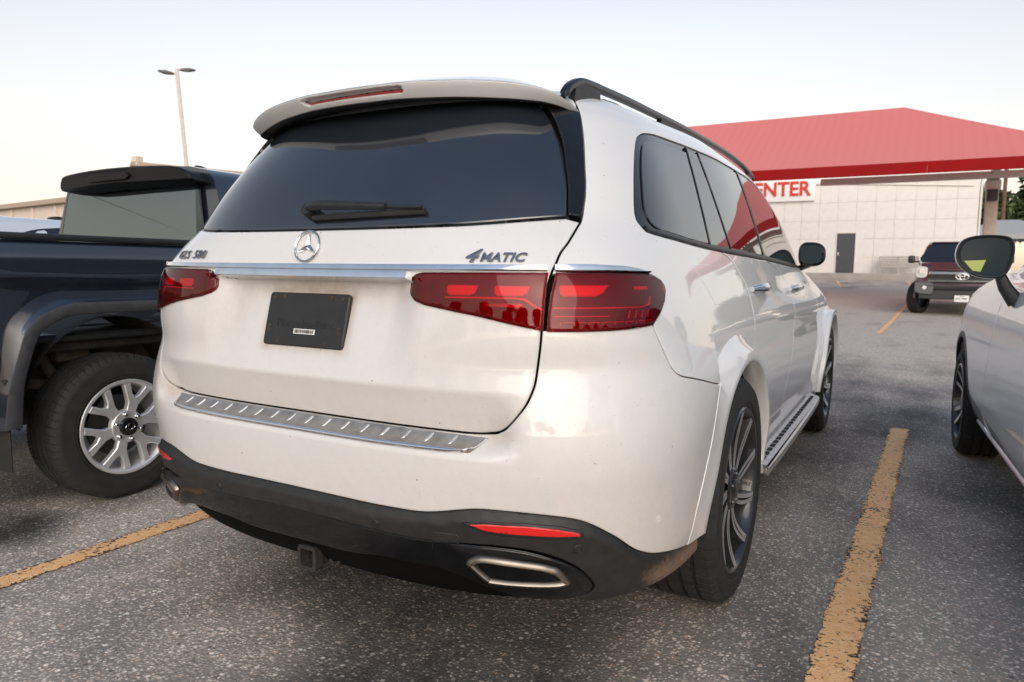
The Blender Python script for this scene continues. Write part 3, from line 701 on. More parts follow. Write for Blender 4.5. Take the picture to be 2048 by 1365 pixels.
# --- loading sill plate
def sill_off(U, V): return .004+.006*np.exp(-((V-.733)/.006)**2)
sp = symm(np.concatenate([[(0,.729),(.2,.729),(.4,.7295)], C([(.50,.7305),(.535,.733),(.556,.742),(.573,.763)], 4), [(.4,.767),(.2,.767),(0,.767)]]))
sill = part('sill_plate', patch(S.off(sill_off), sp, .010, round_w=.003, round_d=.003), 'dull_aluminium')
edge = symm(np.concatenate([[(0,.727),(.3,.727),(.49,.7285),(.532,.731),(.553,.740)], [(.549,.744),(.530,.738),(.49,.7365),(.3,.7355),(0,.7355)]]))
part('sill_edge', patch(S.off(lambda u, v: sill_off(u, v)+.0015), edge, .008, round_w=.003, round_d=.003), 'chrome', sill)
for i in range(16):
    u = -.49+.98*i/15
    rb = np.array(rrect(.010, .020, .0045)); rb[:, 1] *= 1.0; q = np.stack([u+rb[:, 0]+(rb[:, 1])*(.35), .7515+rb[:, 1]], -1)
    part('sill_rib', patch(S.off(lambda a, b: sill_off(a, b)+.0030), q, .006, round_w=.003, round_d=.003, skirt=.005), 'satin_chrome', sill)
# --- chrome strip across the tail and over the lamps
def strip(name, u0, u1, vb, vt, o0, o1, parent=suv, mat='chrome', n=60, back=.02):
    us_ = np.linspace(u0, u1, n); pr = []
    tb = vb if callable(vb) else (lambda u: np.full_like(u, vb)); tt = vt if callable(vt) else (lambda u: np.full_like(u, vt))
    B = tb(us_); T_ = tt(us_)
    P0 = S(us_, B); N0 = S.N(us_, T_*0+1.19)
    fb = S(us_, B*0+1.19)[:, 1]-S(us_, B)[:, 1]
    base = lambda V: np.stack([S(us_, B*0+1.176)[:, 0], S(us_, B*0+1.176)[:, 1], V], -1)
    rows_ = [base(B)-N0*back, base(B)+N0*o0, base(B+.002)+N0*(o0+.0015), base(T_-.002)+N0*(o1+.001), base(T_)+N0*o1, base(T_)-N0*back]
    k = n; V_ = np.concatenate(rows_); F_ = [(r_*k+c, r_*k+c+1, (r_+1)*k+c+1, (r_+1)*k+c) for r_ in range(5) for c in range(k-1)]
    F_ += [tuple(r_*k for r_ in range(6))[::-1], tuple(r_*k+k-1 for r_ in range(6))]
    return part(name, sharp(mk(V_, F_), 30), mat, parent)
ch = strip('chrome_strip', -.764, .764, 1.168, 1.184, .011, .007, n=90)
strip('strip_lower_lip', -.392, .392, 1.1455, 1.1675, .016, .011, parent=ch, n=60, back=.05)
for sg in (1, -1):
    top = lambda u: np.interp(np.abs(u), [.78, .88, .976, 1.037, 1.087], [1.185, 1.1855, 1.183, 1.178, 1.170])
    a, b = (.783, 1.084) if sg > 0 else (-1.084, -.783)
    strip('lamp_chrome', a, b, 1.168, top, .011, .008, n=40)
# --- lamps: dark base, red light bars, red lens
lampI = [(.392,1.115),(.396,1.137),(.404,1.152),(.418,1.161),(.44,1.165),(.60,1.1665),(.766,1.1675),(.757,1.14),(.747,1.10),(.740,1.06),(.735,1.031),(.66,1.046),(.584,1.062),(.444,1.084),(.410,1.094),(.396,1.104)]
lampO = [(.783,1.1675),(.905,1.168),(1.01,1.1675),(1.087,1.166),(1.127,1.154),(1.144,1.139),(1.145,1.120),(1.125,1.094),(1.085,1.063),(1.046,1.040),(.987,1.034),(.905,1.031),(.825,1.030),(.744,1.030),(.750,1.07),(.762,1.115)]
def lamp(nm, poly, sg, seed):
    P = np.array(poly); Pm = P if sg > 0 else mir(P)
    base = part(nm, patch(S.off(.0015), Pm, .02, round_w=0, skirt=.004), 'lamp_deep')
    def sub(name, q, off, mat, **k):
        q = np.array(q, float); q = q if sg > 0 else mir(q)
        return part(name, patch(S.off(off), q, .010, round_w=k.get('rw', .004), round_d=.003, skirt=.004), mat, base)
    if nm == 'tail_lamp_inner':
        for (a, b) in ((.507, .592), (.632, .718)):
            sub('light_bar', [(a,1.117),(a+.006,1.112),(b-.022,1.112),(b-.010,1.117),(b,1.136),(a+.004,1.136),(a,1.130)], .0045, 'lamp_glow')
        sub('light_line', [(.50,1.104),(.68,1.1045),(.70,1.101),(.728,1.082),(.742,1.079),(.742,1.084),(.730,1.087),(.704,1.107),(.68,1.1095),(.50,1.108)], .004, 'lamp_line', rw=.0015)
        rv = sub('reverse_light', [(.602,1.084),(.694,1.081),(.694,1.094),(.602,1.096)], .006, 'lamp_reverse')
    else:
        sub('light_bar', [(.785,1.118),(.79,1.1125),(.870,1.1125),(.892,1.120),(.915,1.139),(.789,1.139),(.785,1.134)], .0045, 'lamp_glow')
        sub('light_bar', [(.995,1.127),(1.055,1.128),(1.055,1.136),(.998,1.136)], .0045, 'lamp_glow')
        sub('light_line', [(.765,1.0835),(1.01,1.0835),(1.045,1.088),(1.063,1.110),(1.057,1.111),(1.040,1.092),(1.008,1.0875),(.765,1.0875)], .004, 'lamp_line', rw=.0015)
        sub('light_line', [(.765,1.0645),(.90,1.0645),(.90,1.067),(.765,1.067)], .004, 'lamp_line', rw=.001)
        for i in range(8):
            a = .775+.034*i; sub('light_dash', [(a,1.0455),(a+.004,1.0455),(a+.004,1.0505),(a+.030,1.0505),(a+.030,1.0525),(a,1.0525)], .004, 'lamp_line', rw=.0006)
        for i in range(4):
            a = .955+.024*i; sub('light_dash', [(a,1.060),(a+.005,1.060),(a+.013,1.078),(a+.009,1.078)], .004, 'lamp_line', rw=.0006)
    part('lamp_lens', patch(S.off(.0105), Pm, .02, round_w=.008, round_d=.006, skirt=.012), 'lens_red', base)
for sg in (1, -1): lamp('tail_lamp_inner', lampI, sg, 1); lamp('tail_lamp_outer', lampO, sg, 2)
# --- body side, doors, windows
win = C([(1.147,1.290),(1.127,1.307),(1.114,1.327),(1.118,1.369),(1.136,1.454),(1.169,1.554),(1.202,1.608),(1.236,1.630),(1.292,1.647),(1.419,1.662),(1.599,1.668),(1.79,1.668),(2.019,1.663),(2.332,1.664),(2.816,1.676),(3.10,1.678),(3.35,1.652),(3.60,1.590),(3.82,1.505),(4.00,1.405),(4.086,1.305),(4.10,1.235)], 5)
belt = C([(1.147,1.290),(1.20,1.283),(1.299,1.276),(1.584,1.262),(1.841,1.253),(2.316,1.243),(3.052,1.231),(3.68,1.217),(4.10,1.205)], 5)
rdoor = C([(2.215,.893),(2.20,.930),(2.187,.965),(2.206,1.031),(2.214,1.099),(2.156,1.160),(2.043,1.220),(1.909,1.2505)], 5)
fdoor = C([(2.87,1.2345),(3.20,1.19),(3.38,1.12),(3.40,1.05),(3.34,.95),(3.22,.78),(3.05,.60),(3.0,.47)], 5)
fend = C([(4.00,1.208),(4.32,1.15),(4.46,1.06),(4.44,.95),(4.34,.80),(4.22,.60),(4.18,.47)], 5)
lamp_top = C([(.772,1.165),(.90,1.172),(1.01,1.171),(1.087,1.168),(1.127,1.155),(1.146,1.139),(1.145,1.120),(1.123,1.094),(1.08,1.063),(1.048,1.035)], 4)
A_out = C([(4.45,1.232),(4.42,1.30),(4.24,1.45),(3.93,1.60),(3.66,1.68),(3.40,1.735),(3.15,1.772)], 5)
i1 = int(np.argmin(np.abs(gap[:, 1]-1.165)))
ib = int(np.argmin(np.abs(belt[:, 0]-1.909)))
arch_q = arch_uv(121, 48, .480, 26)
quarter = np.concatenate([seam[1:], [(1.50,.835)], arch_q, rdoor[1:], belt[:ib][::-1], win[1:], [(4.10,1.225)], A_out, [(2.0,1.772),(1.2,1.772)], fin_edge[::-1], gap[i1:][::-1], lamp_top])
def rear_door_uv():
    ibf = int(np.argmin(np.abs(belt[:, 0]-2.87)))
    return np.concatenate([rdoor[::-1][1:], arch_uv(46, -8, .480, 14), [(2.26,.315),(2.9,.315),(3.0,.36)], fdoor[::-1], belt[ib:ibf][::-1]+[0, -.002]])
def front_door_uv():
    a = int(np.argmin(np.abs(belt[:, 0]-2.87))); b = int(np.argmin(np.abs(belt[:, 0]-4.0)))
    return np.concatenate([fdoor, [(3.0,.36),(3.05,.315),(4.1,.315)], fend[::-1], belt[a:b][::-1]+[0, -.002]])
def fender_uv():
    aw = arch_uv(176, 4, .480, 40, FC); un = float(S.u_of_y(4.90, .42))
    return np.concatenate([fend, [(4.18,.34)], [(float(S.u_of_y(3.862, .36)), .36)], aw, [(float(S.u_of_y(4.84, .36)), .36), (5.75,.36),(5.72,.9),(5.5,1.03),(5.2,1.12),(4.9,1.18),(4.55,1.225),(4.10,1.205)]])
def sides(name, F, poly, mat, step=.02, parent=None, both=True, **k):
    o = []
    for sg in (1, -1):
        o.append(part(name, patch(F, poly if sg > 0 else mir(poly), step, **k), mat, parent[0 if sg > 0 else 1] if parent else None))
    return o
def side_dirt(p): return np.clip(.02+.12*sm(.55, .35, p[:, 2]), 0, 1)
sides('quarter_panel', S, quarter, W, .022, inset=.002, round_w=.0045, round_d=.0015, dirt=side_dirt)
rdr = sides('rear_door', S, rear_door_uv(), W, .028, inset=.002, round_w=.0045, round_d=.0015, dirt=side_dirt)
fdr = sides('front_door', S, front_door_uv(), W, .03, inset=.002, round_w=.0045, round_d=.0015, dirt=side_dirt)
sides('front_fender', S, fender_uv(), W, .035, inset=.002, round_w=.0045, round_d=.0015)
# roof and nose (plain, hardly seen from here)
part('roof', grid(lambda u, v: S(u, v)+S.N(u, v)*.0005, np.concatenate([np.linspace(-5.2, -1.55, 50), np.linspace(-1.5, 1.5, 60), np.linspace(1.55, 5.2, 50)]), np.concatenate([np.linspace(1.770, 1.7995, 12)])), W)
part('roof_glass', prism([(x, y) for x, y in rrect(.9, 1.6, .2)], .012, lambda a, b, h: (a, 1.85+b, 1.795+h)), 'glass_side')
wsU = np.linspace(-1, 1, 41)
def ws_f(a, v):
    ue = np.interp(v, A_out[:, 1], A_out[:, 0]); u = ue+(UE-ue)*(1-np.abs(a)); u = np.where(a < 0, -u, u); return S(u, v)+S.N(u, v)*(-.004)
for sg in (1, -1):
    part('windscreen', grid(lambda a, v: ws_f(a, v), np.linspace(.0, 1, 24)*sg, np.linspace(1.245, 1.765, 20)), 'glass_side')
    part('hood', grid(lambda a, v: S(sg*(np.interp(v, [.9,1.03,1.12,1.18,1.24], [5.72,5.5,5.2,4.9,4.5])+(1-a)*(6.4-np.interp(v, [.9,1.03,1.12,1.18,1.24], [5.72,5.5,5.2,4.9,4.5]))), v), np.linspace(0, 1, 20), np.linspace(.9, 1.24, 16)), W)
    part('front_bumper', grid(lambda a, v: S(sg*(5.75+(1-a)*.65), v), np.linspace(0, 1, 14), np.linspace(.36, .9, 12)), W)
# windows: one dark glass band with trims and pillars standing on it
dlo = np.concatenate([belt+[0, .001], win[::-1][1:-1]])
frame = sides('window_frame', S.off(-.006), dlo, 'gloss_black', .03, inset=.0015, round_w=0, skirt=.008)
inner_top = inset_poly(dlo, .020)
p1 = [(1.780, 1.661), (1.772, 1.262)]; p2 = [(1.931, 1.655), (2.090, 1.255)]; p3 = [(2.707, 1.670), (2.838, 1.238)]
def cut_poly(P, lo=None, hi=None):
    """clip polygon between two slanted lines u = f(v)"""
    def clip(P, f, keep_gt):
        out = []; n = len(P)
        for i in range(n):
            a, b = P[i], P[(i+1) % n]; da = (a[0]-f(a[1]))*(1 if keep_gt else -1); db = (b[0]-f(b[1]))*(1 if keep_gt else -1)
            if da >= 0: out.append(a)
            if da*db < 0: t = da/(da-db); out.append(a+(b-a)*t)
        return np.array(out)
    if lo is not None: P = clip(P, lo, True)
    if hi is not None: P = clip(P, hi, False)
    return P
def ln(p, d): return lambda v: p[0][0]+(p[1][0]-p[0][0])*(v-p[0][1])/(p[1][1]-p[0][1])+d
quart_in = np.concatenate([C([(1.25,1.30),(1.20,1.318),(1.176,1.36),(1.180,1.42),(1.198,1.50),(1.222,1.56),(1.25,1.597),(1.30,1.618),(1.42,1.632),(1.60,1.640),(1.80,1.640)], 4), [(1.80,1.275),(1.5,1.285)]])
panes = [('quarter_glass', cut_poly(quart_in, None, ln(p1, -.012)), 'glass_side'), ('side_glass', cut_poly(inset_poly(dlo, .018), ln(p1, .014), ln(p2, -.010)), 'glass_side'),
         ('side_glass', cut_poly(inset_poly(dlo, .018), ln(p2, .012), ln(p3, -.016)), 'glass_side'), ('side_glass', cut_poly(inset_poly(dlo, .018), ln(p3, .05), None), 'glass_front_door')]
for nm, pl, mt in panes: sides(nm, S.off(-.001), pl, mt, .035, round_w=.003, round_d=.002, skirt=.005)
for p, wd in ((p1, .010), (p2, .009), (p3, .012)):
    n = 14; vs_ = np.linspace(p[0][1], p[1][1], n); uc = np.array([ln(p, 0)(v) for v in vs_])
    q = np.concatenate([np.stack([uc-wd, vs_], -1), np.stack([uc+wd, vs_], -1)[::-1]])
    sides('window_pillar', S.off(.003), q, 'gloss_black', .02, round_w=.005, round_d=.003, skirt=.008)
bt = np.concatenate([belt, (belt+np.stack([belt[:, 0]*0, .018+.002*belt[:, 0]*0], -1))[::-1]])
sides('belt_trim', S.off(.004), bt, 'black_rubber_trim', .03, round_w=.006, round_d=.004, skirt=.01)
# fuel flap seam as a separate lid
ff = np.concatenate([C([(1.464,1.201),(1.60,1.2015),(1.712,1.197),(1.80,1.176),(1.895,1.147),(1.918,1.105),(1.905,1.075),(1.883,1.064),(1.75,1.064),(1.628,1.066),(1.61,1.084)], 4)])
part('fuel_flap_gap', patch(S.off(-.0030), inset_poly(ff, -.0025), .03, round_w=0, skirt=0), 'black_shell') if False else None
part('fuel_flap', patch(S.off(.0012), ff, .025, round_w=.004, round_d=.0035, skirt=0), W)
# door handles
def handle(u0, u1, v, par, sg):
    pts = []
    for t in np.linspace(0, 1, 12):
        u = sg*(u0+(u1-u0)*t); k = .034*math.sin(math.pi*t)**.5+.004; pts.append(S(u, v-.010*t)+S.N(u, v)*k)
    sc = [.55+.45*math.sin(math.pi*t)**.6 for t in np.linspace(0, 1, 12)]
    part('door_handle', tube(pts, [(a*.016, b*.019) for a, b in circ(1, 10)], scale=sc), 'chrome', par)
    u = sg*(u0+u1)/2; wl_ = (u1-u0)*.42
    el = np.array([(u+wl_*math.cos(a), v-.008+.030*math.sin(a)) for a in np.linspace(0, 2*math.pi, 26, endpoint=False)])
    part('handle_cup', patch(S.off(lambda a, b: .0012-.012*np.clip(1-((a-u)/wl_)**2-((b-v+.008)/.030)**2, 0, 1)), el, .014, round_w=.0, skirt=0), W, par)
for i, sg in enumerate((1, -1)):
    handle(2.30, 2.56, 1.105, rdr[i], sg); handle(3.47, 3.80, 1.085, fdr[i], sg)
# wheel-arch flares
def flare(c, sg, rear):
    A = np.linspace(R(-6), R(179 if rear else 184), 70); rings = []
    for a in A:
        ca, sa = math.cos(a), math.sin(a); back = sm(0.2, -1, ca) if rear else sm(-.2, 1, ca)
        ro = (.560 if rear else .535)+.050*back*(1-sa*.5); low = 1-sm(.30, .62, c[1]+.47*sa)
        xo = float(S.at_yz(c[0]+ro*ca, max(.33, c[1]+ro*sa))[0]); xi = .998-.030*low
        xi = max(xi, float(S.at_yz(c[0]+.48*ca, max(.33, c[1]+.48*sa))[0])+.006)
        sec = [(ro+.004, xo-.006), (ro, xo+.0015), (ro-.026, xo+.30*(xi-xo)), (.508, xi-.004), (.486, xi), (.474, xi-.003), (.468, xi-.012), (.466, xi-.08)]
        rings.append([(sg*x, c[0]+r_*ca, c[1]+r_*sa) for r_, x in sec])
    k = len(rings[0]); V_ = [p for q in rings for p in q]; F_ = [(i*k+j, (i+1)*k+j, (i+1)*k+j+1, i*k+j+1) for i in range(len(A)-1) for j in range(k-1)]
    me = mk(V_, F_)
    part('arch_flare', sharp(me, 38), W)
    well = lathe([(0, .47), (-.34, .47), (-.36, .3)], 40, a0=R(-20), a1=R(178)); well.transform(Matrix.Translation((.95, c[0], c[1]))) ; 
    if sg < 0: well.transform(Matrix.Diagonal((-1, 1, 1, 1)))
    part('arch_liner', well, 'iron')
for sg in (1, -1): flare(RC, sg, True); flare(FC, sg, False)
# rocker and running boards
for sg in (1, -1):
    y0, y1 = 1.72, 3.82
    part('rocker', tube([(sg*.895, y, .315) for y in np.linspace(1.70, 3.86, 8)], rrect(.10, .10, .03)), 'black_plastic')
    outl = [(.0, 0.0)]
    pl = np.array([(.845, 1.66), (.985, 1.60), (1.012, 1.68), (1.018, 2.6), (1.010, 3.35), (.985, 3.50), (.845, 3.56)])
    pts_ = cr(pl, 5, True)
    rb_ = part('running_board', prism([(sg*a, b) for a, b in pts_], .035, lambda a, b, h: (a, b, .362+h), .008), 'satin_chrome')
    pad = box(.021, .046, .008, .004, 2)
    for r_ in range(22):
        for c_ in range(3):
            link('tread_pad', pad, 'rubber', rb_, loc=(sg*(.894+.036*c_), 1.72+.080*r_, .3985))
# --- wheels
def tyre_mesh(r, w, nb=58, grooves=(-.55, -.2, .2, .55), rimr=.286, depth=.007):
    """outer face at axial 0, inner at -w; crisp cross grooves on the shoulders"""
    side = [(-.012, rimr+.004), (-.004, rimr+.010), (.001, rimr+.020), (-.001, rimr+.024), (.004, rimr+.030), (.006, (rimr+r)/2+.005), (.0035, (rimr+r)/2+.020), (.004, (rimr+r)/2+.026), (-.002, r-.026), (-.008, r-.018), (-.014, r-.011)]
    hw = w/2; full = [(a, b, 9 if b < r-.02 else 1) for a, b in side]
    for t in sorted([-.92]+[g_+s_*.05 for g_ in grooves for s_ in (-1, -.97, .97, 1)]+[.92])[::-1]:
        ing = any(abs(t-g_) < .0495 for g_ in grooves); full.append((-hw+t*(hw-.010), r-.004*(t/.9)**2-(.009 if ing else 0), 0 if abs(t) > max(grooves)+.06 else (2 if abs(t) > .3 else 9)))
    full += [(-w+.014, r-.011, 1), (-w+.004, r-.028, 9), (-w-.002, rimr+.05, 9), (-w+.012, rimr+.004, 9)]
    k = len(full); V_ = []; F_ = []; da = 2*math.pi/nb; angs = [i*da+f*da for i in range(nb) for f in (0, .13, .16, .97)]
    for ai, a in enumerate(angs):
        deep = ai % 4 < 2
        for (t, rr, fl) in full:
            q = rr-(depth if fl == 0 else depth*.8 if fl == 1 else depth*.45 if fl == 2 else 0)*deep; sk = .06*(t+hw)/hw*abs((t+hw)/hw)
            V_.append((t, q*math.cos(a+sk), q*math.sin(a+sk)))
    n = len(angs)
    for i in range(n):
        j = (i+1) % n
        for q in range(k-1): F_.append((i*k+q, j*k+q, j*k+q+1, i*k+q+1))
    return sharp(mk(V_, F_), 28)
def blade(r0, r1, wid, twist, x0, x1, a0, deep=.035, n=12):
    """thin curved spoke: bright face, dark flanks"""
    V_ = []; F_ = []; mi = []
    for i in range(n):
        t = i/(n-1); r_ = r0+(r1-r0)*t; a = a0+twist*(t**1.3); w_ = wid(t)/r_/2; x = x0+(x1-x0)*t-.012*math.sin(math.pi*t)
        for (da, dx) in ((-w_*1.35, -deep), (-w_, 0), (w_, 0), (w_*1.35, -deep)): V_.append((x+dx, r_*math.cos(a+da), r_*math.sin(a+da)))
    for i in range(n-1):
        for q in range(3): F_.append((i*4+q, (i+1)*4+q, (i+1)*4+q+1, i*4+q+1)); mi.append(0 if q == 1 else 1)
    me = sharp(mk(V_, F_, True, None, mi), 30); return me
def suv_wheel_meshes():
    d = {}
    d['tyre'] = tyre_mesh(RT, .285, 64)
    d['barrel'] = lathe([(-.004, .296), (.001, .292), (.001, .285), (-.010, .278), (-.030, .272), (-.20, .262), (-.275, .285), (-.275, .296)], 72)
    d['spoke'] = [blade(.050, .282, lambda t: .012+.004*(1-t)+.006*t*t, tw, -.030, -.004, a0, deep=.040) for a0, tw in ((-.10, .34), (.10, .20))]
    d['hub'] = lathe([(-.030, .078), (-.022, .070), (-.020, .042), (-.016, .034), (-.012, .030), (-.011, .001)], 40)
    d['disc'] = lathe([(-.10, .06), (-.10, .19), (-.125, .19), (-.125, .06)], 48)
    d['bolt'] = lathe([(0, .009), (.006, .008), (.006, .001)], 8)
    return d
WM = suv_wheel_meshes()
def put_suv_wheel(x, c, sg, first):
    w_ = link('wheel', WM['barrel'], 'dark_rim', suv, loc=(x, c[0]-2.6, c[1]), keep=False); 
    if sg < 0: w_.rotation_euler = (0, 0, math.pi)
    link('tyre', WM['tyre'], 'rubber', w_, keep=False)
    link('hub_cap', WM['hub'], 'dark_rim', w_, keep=False); link('brake_disc', WM['disc'], 'caliper', w_, keep=False)
    for i in range(10):
        for sp_ in WM['spoke']: link('spoke', sp_, ['machined_rim', 'dark_rim'], w_, rot=(2*math.pi*i/10, 0, 0), keep=False)
    for i in range(5):
        a = 2*math.pi*i/5+.2; link('wheel_bolt', WM['bolt'], 'dark_rim', w_, loc=(-.020, .054*math.cos(a), .054*math.sin(a)), keep=False)
for sg in (1, -1):
    put_suv_wheel(sg*.978, (RC[0], RT), sg, True); put_suv_wheel(sg*.972, (FC[0], RT), sg, False)
# --- roof rails
rp_ = C([(.42, 1.655), (.455, 1.690), (.52, 1.718), (.60, 1.728), (.70, 1.734), (.90, 1.746), (1.142, 1.756), (1.609, 1.774), (2.1, 1.784), (2.381, 1.785), (2.70, 1.776), (2.95, 1.752), (3.02, 1.730)], 5)
rp_ = np.stack([-1.337+(rp_[:, 0]+1.337)*1.0714, 1.1755+(rp_[:, 1]-1.1755)*1.0714], -1)
for sg in (1, -1):
    ra = part('roof_rail', tube([(sg*.562, y, z-.022) for y, z in rp_], rrect(.028, .024, .008, 3), scale=[.6]*2+[1]*(len(rp_)-4)+[.6]*2), 'satin_black')
    for (ya, yb) in ((.60, .80), (1.42, 1.70), (3.14, 3.26)):
        zb = [float(np.interp(y, rp_[:, 0], rp_[:, 1])) for y in (ya, yb)]
        me = prism([(ya, zb[0]-.062 if ya > 1 else zb[0]-.075), (yb, zb[1]-.066), (yb-.012, zb[1]-.018), (ya+.012, zb[0]-.018)], .022, lambda a, b, h: (sg*(.552+h), a, b))
        part('rail_foot', me, 'black_plastic', ra)
# --- roof spoiler with its high brake lamp
_sp = cr([(-.10,.262,1.690,1.653),(0,.258,1.690,1.653),(.10,.262,1.690,1.653),(.20,.273,1.690,1.652),(.35,.310,1.687,1.648),(.47,.358,1.680,1.642),(.545,.398,1.668,1.636),(.583,.430,1.657,1.632),(.602,.485,1.644,1.628),(.606,.57,1.628,1.622),(.603,.66,1.614,1.612)], 14)[14:]
_sl = np.concatenate([[0], np.cumsum(np.hypot(np.diff(_sp[:, 0]), np.diff(_sp[:, 1])))]); SL = _sl[-1]-.001
def spo_at(a, k): return np.interp(np.abs(a), _sl, _sp[:, k])
def spx(a): return np.sign(a)*spo_at(a, 0)
def spf(a, s): # rear face: a along the edge, s 0 bottom .. 0.045 top
    s = s/.045; e = 1e-3; lo_ = np.maximum(np.abs(a)-e, 0); tx = spo_at(np.abs(a)+e, 0)-spo_at(lo_, 0); ty = spo_at(np.abs(a)+e, 1)-spo_at(lo_, 1); l = np.hypot(tx, ty)+1e-9
    k = .034*np.clip(1-s, 0, 1)**1.3*(1-sm(.55, SL, np.abs(a)))
    return np.stack([spx(a)-np.sign(a)*ty/l*k, spo_at(a, 1)+tx/l*k, spo_at(a, 3)+(spo_at(a, 2)-spo_at(a, 3))*s], -1)
xsp = np.linspace(-SL, SL, 150)
face = np.concatenate([np.stack([xsp, xsp*0+.0005], -1), np.stack([xsp, xsp*0+.0445], -1)[::-1]])
slot = np.array([(-.205, .034), (-.195, .020), (-.180, .0125), (.180, .0125), (.192, .016), (.194, .024), (.192, .034), (.180, .037), (0, .037), (-.19, .037)])
spo = part('roof_spoiler', patch(spf, face, .012, holes=[slot], round_w=.003, round_d=.002, skirt=.010), W)
e_ = 1e-3; ab = np.abs(xsp); lo_ = np.maximum(ab-e_, 0); tx = spo_at(ab+e_, 0)-spo_at(lo_, 0); ty = spo_at(ab+e_, 1)-spo_at(lo_, 1); l_ = np.hypot(tx, ty)+1e-9; nx_, ny_ = -np.sign(xsp)*ty/l_, tx/l_
endk = 1-sm(.42, SL, ab)
def sp_rows(prof, zf, shrink=.22):
    return [np.stack([spx(xsp)+nx_*dy*(shrink+(1-shrink)*endk), spo_at(xsp, 1)+ny_*dy*(shrink+(1-shrink)*endk), zf(xsp)+dz*(.12+.88*endk)], -1) for dy, dz in prof]
def strip_mesh(rows_, flip=False):
    k = len(rows_[0]); V_ = np.concatenate(rows_)
    return sharp(mk(V_, [(r_*k+c, r_*k+c+1, (r_+1)*k+c+1, (r_+1)*k+c) for r_ in range(len(rows_)-1) for c in range(k-1)]), 60)
part('spoiler_top', strip_mesh(sp_rows([(0, 0), (.006, .004), (.03, .011), (.08, .027), (.16, .052), (.26, .078), (.36, .094), (.48, .100)], lambda a: spo_at(a, 2))), W, spo)
rr_p = symm(np.concatenate([[(0, 1.700), (.45, 1.700), (.72, 1.692), (.84, 1.672), (.908, 1.650)], fin_edge[-16:-1]-[.006, 0], [(.5, 1.771), (0, 1.771)]]))
part('spoiler_flank', patch(S.off(.001), rr_p, .02, round_w=.004, round_d=.0015), W, spo)
part('spoiler_underside', strip_mesh(sp_rows([(.034, 0), (.042, -.002), (.08, .004), (.20, .035)], lambda a: spo_at(a, 3))), 'black_plastic', spo)
# slot floor and red lamp
sl_in = np.array(slot)
part('lamp_slot', patch(lambda a, b: spf(a, b)+np.array([0, .026, 0]), inset_poly(slot, -.004), .012, round_w=0, skirt=0), W, spo)
n = len(slot); sres = resample(slot, .012); a_ = spf(sres[:, 0], sres[:, 1]); b_ = a_+np.array([0, .027, 0]); m_ = len(sres)
part('slot_wall', sharp(mk(np.concatenate([a_, b_]), [(i, (i+1) % m_, m_+(i+1) % m_, m_+i) for i in range(m_)]), 50), W, spo)
bl = np.array([(-.183, .0135), (.178, .0135), (.190, .018), (.190, .027), (-.190, .025)])
part('high_brake_lamp', patch(lambda a, b: spf(a, b)+np.array([0, .014, 0]), bl, .012, round_w=.004, round_d=.004, skirt=.012), 'brake_red', spo)
# --- rear wiper
wp = part('wiper_arm', tube([S(u, v)+S.N(u, v)*o_ for u, v, o_ in zip(np.linspace(-.012, .30, 10), np.linspace(1.338, 1.3345, 10), [.030, .036, .038, .036, .034, .032, .030, .028, .026, .024])],
        [(a*.013, b*.014) for a, b in circ(1, 10)], scale=[.8, 1.0, .98, .93, .88, .84, .8, .76, .72, .65]), 'black_plastic')
part('wiper_rod', tube([S(u, v)+S.N(u, v)*.022 for u, v in zip(np.linspace(.29, .425, 6), np.linspace(1.335, 1.3305, 6))], circ(.0055, 8)), 'black_plastic', wp)
part('wiper_blade', tube([S(u, v)+S.N(u, v)*.008 for u, v in zip(np.linspace(.0, .43, 14), np.linspace(1.3165, 1.3265, 14))], [(a*.007, b*.009) for a, b in circ(1, 8)]), 'rubber', wp)
hub_c = S(-.018, 1.336); hn = S.N(-.018, 1.336)
part('wiper_pivot', tube([hub_c, hub_c+hn*.03], circ(.020, 14), upv=(1, 0, 0)), 'black_plastic', wp)
# --- badges
def on_tail(me, x0, z0, off):
    def f(c):
        V = z0+c[:, 1]; xx = x0+c[:, 0]; u = S.u_of_x(xx, V); return S(u, V)+S.N(u, V)*(off+c[:, 2])[:, None]
    return warp(me, f)
def badge(name, s, size, x0, z0, sx, shear, bold, spacing=1.0):
    me = text_mesh(s, size, shear, sx, .0030, 'CENTER', spacing, bold); on_tail(me, x0, z0, .0025); sharp(me, 30)
    return part(name, me, 'badge_chrome')
badge('badge_lettering', 'MATIC', .030, .603, 1.2025, 1.12, .12, .0008, 1.04)
badge('badge_lettering', '4', .044, .525, 1.2055, 1.35, .38, .0012)
badge('badge_lettering', 'GLS', .038, -.572, 1.209, 1.2, .25, 0.0, 1.05); badge('badge_lettering', '580', .038, -.472, 1.2095, 1.2, .25, 0.0, 1.05)
sc_ = np.array([0.0, 1.235]); ring = [(.0440*math.cos(t), .0440*math.sin(t)) for t in np.linspace(0, 2*math.pi, 48, endpoint=False)]
def tailpt(dx, dz, o_):
    V = sc_[1]+dz; u = S.u_of_x(sc_[0]+dx, V); return S(u, V)+S.N(u, V)*o_
star = part('star_emblem', tube([tailpt(a, b, .006) for a, b in ring], [(a*.0032, b*.0032) for a, b in circ(1, 8)], upv=(0, -1, .2), closed=True), 'chrome')
for k_ in range(3):
    a = R(90+120*k_); d = np.array([math.cos(a), math.sin(a)]); e = np.array([-d[1], d[0]])
    b1 = R(60); l1 = .0095*np.array([math.cos(a+b1), math.sin(a+b1)]); l2 = .0095*np.array([math.cos(a-b1), math.sin(a-b1)]); tip = d*.0425
    V_ = [tailpt(*l1, .003), tailpt(*tip, .004), tailpt(*l2, .003), tailpt(0, 0, .0105), tailpt(*(d*.030), .0075)]
    part('star_point', sharp(mk(V_, [(0, 3, 4), (0, 4, 1), (2, 4, 3), (2, 1, 4)], False), 10), 'chrome', star)
